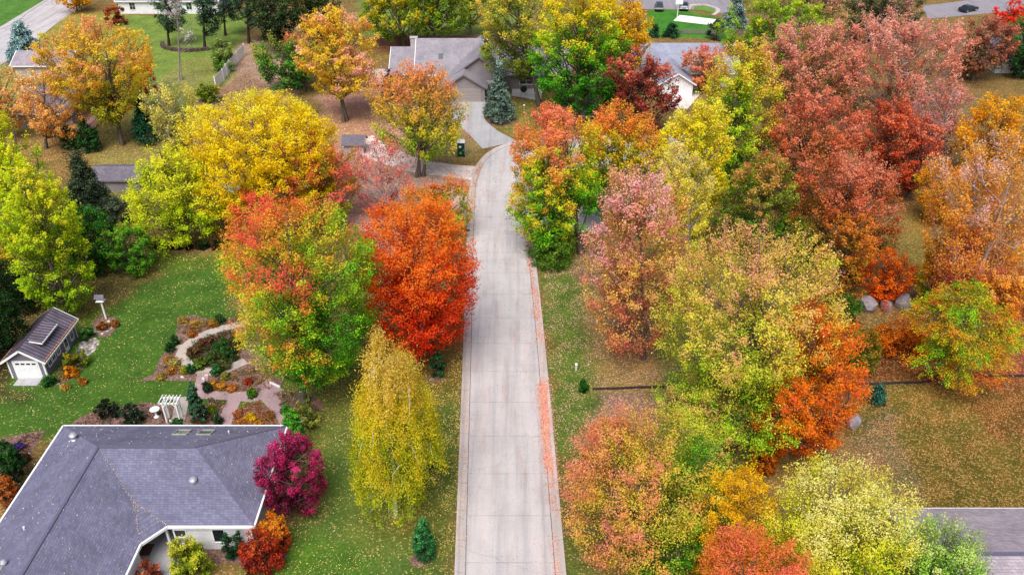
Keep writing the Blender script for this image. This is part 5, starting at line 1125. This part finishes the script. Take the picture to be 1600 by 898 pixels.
cover([(328, 614), (330, 588), (360, 584), (400, 572), (430, 580), (424, 606), (400, 612), (360, 614)], MX1+' c89828 c08028', 60)
cover([(292, 558), (296, 545), (312, 532), (345, 522), (372, 520), (378, 560), (350, 572), (320, 574), (302, 568)], '34541c 40602c 5c4028 6c4c34 2c4c1c 586828', 130, .55)
cover([(374, 642), (400, 628), (424, 642), (440, 664), (356, 668)], 'a8583c b86848 8c5040 b87c48 9c8c4c c07858', 90)
cover([(322, 624), (352, 628), (344, 664), (300, 668), (316, 640)], '5c6c30 8c7c38 a05c3c 4c6028', 70)
cover([(104, 672), (150, 644), (228, 632), (262, 640), (258, 668)], '54443c 6c5040 84584c 3c4030 a0705c', 40)
cover([(430, 618), (470, 616), (500, 632), (494, 650), (466, 664), (444, 642)], '8c7040 6c7844 a88858 584c3c', 70)
cover([(10, 740), (14, 700), (44, 680), (64, 680), (40, 712)], '843c30 5c5c28 a8682c 4c5c28 6c4450', 80, .4)
cover([(92, 600), (106, 590), (128, 568), (136, 552), (122, 548), (84, 590)], '4c6c24 7c8830 a88c2c 345820', 110, .4)
cover([(232, 392), (236, 378), (352, 378), (356, 390)], '5c4438 7c5848 4c5030', 30)
P = np.concatenate(GCP); C4 = np.concatenate(GCC); Q = leaf_quads(rc, P, unit(rc.normal(size=(len(P), 3))*.7+np.array([0, 0, 1.])), .17, .6)
o = quads_mesh('ground_cover', Q, np.clip(C4, 0, .9), LEAF); tag(o, kind='stuff')
# --- fallen leaves: what nobody could count
PTS = []; CLS = []; rl_ = np.random.default_rng(77)
def scatter(P, cols, z=.03):
    c = np.array([lin(hx(k)) for k in cols.split()]) if isinstance(cols, str) else cols
    n_ = len(P)
    if not n_: return
    cc = c[rl_.integers(0, len(c), n_)]*rl_.uniform(.75, 1.25, (n_, 1)); PTS.append(np.column_stack([P, np.full(n_, z) if np.ndim(z) == 0 else z])); CLS.append(cc)
road = np.array([p[:2] for p in allp])
for poly, c, lc, dn, sp in ZONES:
    poly = np.array(poly); lo = np.maximum(poly.min(0), [-115, 34]); hi = np.minimum(poly.max(0), [115, 170])
    if (hi <= lo).any(): continue
    dist = np.mean([lo[1], hi[1]]); k = int((hi-lo).prod()*dn*1.7); k = min(k, 110000)
    P = rl_.uniform(lo, hi, (k, 2)); w = smooth_noise(P[:, 0], P[:, 1], 4.5, 9)+.5*smooth_noise(P[:, 0], P[:, 1], 1.6, 10)
    keep = inpoly(P[:, 0]+smooth_noise(P[:, 0], P[:, 1], 6, 1)*.9, P[:, 1]+smooth_noise(P[:, 0], P[:, 1], 6, 2)*.9, poly) & (rl_.random(k) < np.clip(.55+.55*w, .12, 1)); P = P[keep]
    P = P[~inpoly(P[:, 0], P[:, 1], road)]; ins = (P[:, 0] > -37.5) & (P[:, 0] < -19.6) & (P[:, 1] > 44.3) & (P[:, 1] < 54.4); P = P[~ins]; scatter(P, lc)
for bx, by, Rr, st, wpx in LITTER_SRC:
    if wpx < 70 or by > 150: continue
    k = int(Rr*Rr*11); r = Rr*1.5*np.sqrt(rl_.random(k))*rl_.uniform(.4, 1, k); a = rl_.uniform(0, 6.283, k); P = np.stack([bx+r*np.cos(a), by+r*np.sin(a)], 1); P = P[~inpoly(P[:, 0], P[:, 1], road)]
    scatter(P, st[len(st)//3:]*.85+.06)
# leaves in the gutters and on the paving
def along(path, n_, off, sd, cols, y0, y1, side, z=.06, full=0):
    ok = np.where((path[:-1, 1] < y1+3) & (path[1:, 1] > y0-3))[0]; i = ok[rl_.integers(0, len(ok), n_*3)]; t = rl_.random(n_*3)[:, None]; P = path[i]*(1-t)+path[i+1]*t; d = path[i+1]-path[i]; d /= np.linalg.norm(d, axis=1)[:, None]
    P = P+np.stack([-d[:, 1], d[:, 0]], 1)*side*(off+rl_.normal(size=(len(P), 1))*sd); w = smooth_noise(P[:, 0]*2, P[:, 1], 5, 31)
    P = P[(P[:, 1] > y0) & (P[:, 1] < y1) & (rl_.random(len(P)) < np.clip(.5+.6*w+full*.6, .05, 1))][:n_]; scatter(P, cols, z)
RED = 'e0a090 d88c7c e8b09c c87868 e0b088'
along(RE[:, :2], 7000, -.3, .3, RED, 50.5, 64, -1, .07, .6); along(RE[:, :2], 900, 0, .2, RED, 46, 81, -1, .13); along(RE[:, :2], 2600, -.45, .18, RED, 34, 98, -1, .07); along(RE[:, :2], 900, -1.2, .8, RED, 34, 104, -1)
along(LE[:, :2], 1300, -.35, .25, 'd8a090 c89080 d8b888', 34, 115, 1, .07); along(LE[:, :2], 900, .1, .35, 'd8c080 c8a070', 34, 104, 1, .14)
P = np.stack([rl_.uniform(-5, 4, 1500), rl_.uniform(36, 118, 1500)], 1); scatter(P[inpoly(P[:, 0], P[:, 1], road)], 'a89084 c8a890 b89080 80705c', .03)
# on the slate roof
P = rl_.uniform((-37.8, 34), (-19.2, 54.8), (700, 2)); zr = []
for x, y in P:
    zl = ez+(rz_-ez)*(1-abs(x-RL[0])/HX); zb_ = ez+(rz_-ez)*(1-abs(y-YM_)/HY); zh = ez+(rz_-ez)*((xr-x)/(xr-RR[0]))
    a = min(zb_, zh) if y > yf else -1
    zz = max(zl if y < YM_ or x > RL[0] else min(zl, zb_), a) if x > RL[0] or y < YM_ else min(zl, zb_)
    if x > xe and y < yf: zz = -1
    zr.append(zz)
zr = np.array(zr); k = zr > 2.7; scatter(P[k], 'e8e0d0 d8c8a8 c8b090', zr[k]+.05)
t_ = rl_.random(140)[:, None]**.8; V_ = np.array(RL)*(1-t_)+np.array((xe, yf, ez))*t_; V_ = V_[V_[:, 2] > V1[2]-.4]; scatter(V_[:, :2]+rl_.normal(size=(len(V_), 2))*.06, 'c8b098 d8c8b0 b09880', V_[:, 2]+.07)
for E_ in (E1, E2): t_ = rl_.random(70)[:, None]; V_ = np.array(V1)*(1-t_)+np.array(E_)*t_; scatter(V_[:, :2]+rl_.normal(size=(70, 2))*.05, 'c8b098 d8c8b0 b09880', V_[:, 2]+.06)
P = np.concatenate(PTS); C4 = np.concatenate(CLS); dep = pr(P)[:, 2]; n_ = len(P)
Nl = unit(rl_.normal(size=(n_, 3))*.35+np.array([0, 0, 1.])); P[:, 2] += .02
Q = leaf_quads(rl_, P, Nl, np.maximum(.08, dep*.0012), .7); print('LITTER', n_)
o = quads_mesh('fallen_leaves', Q, np.clip(C4, 0, .9), LITTER); tag(o, kind='stuff')
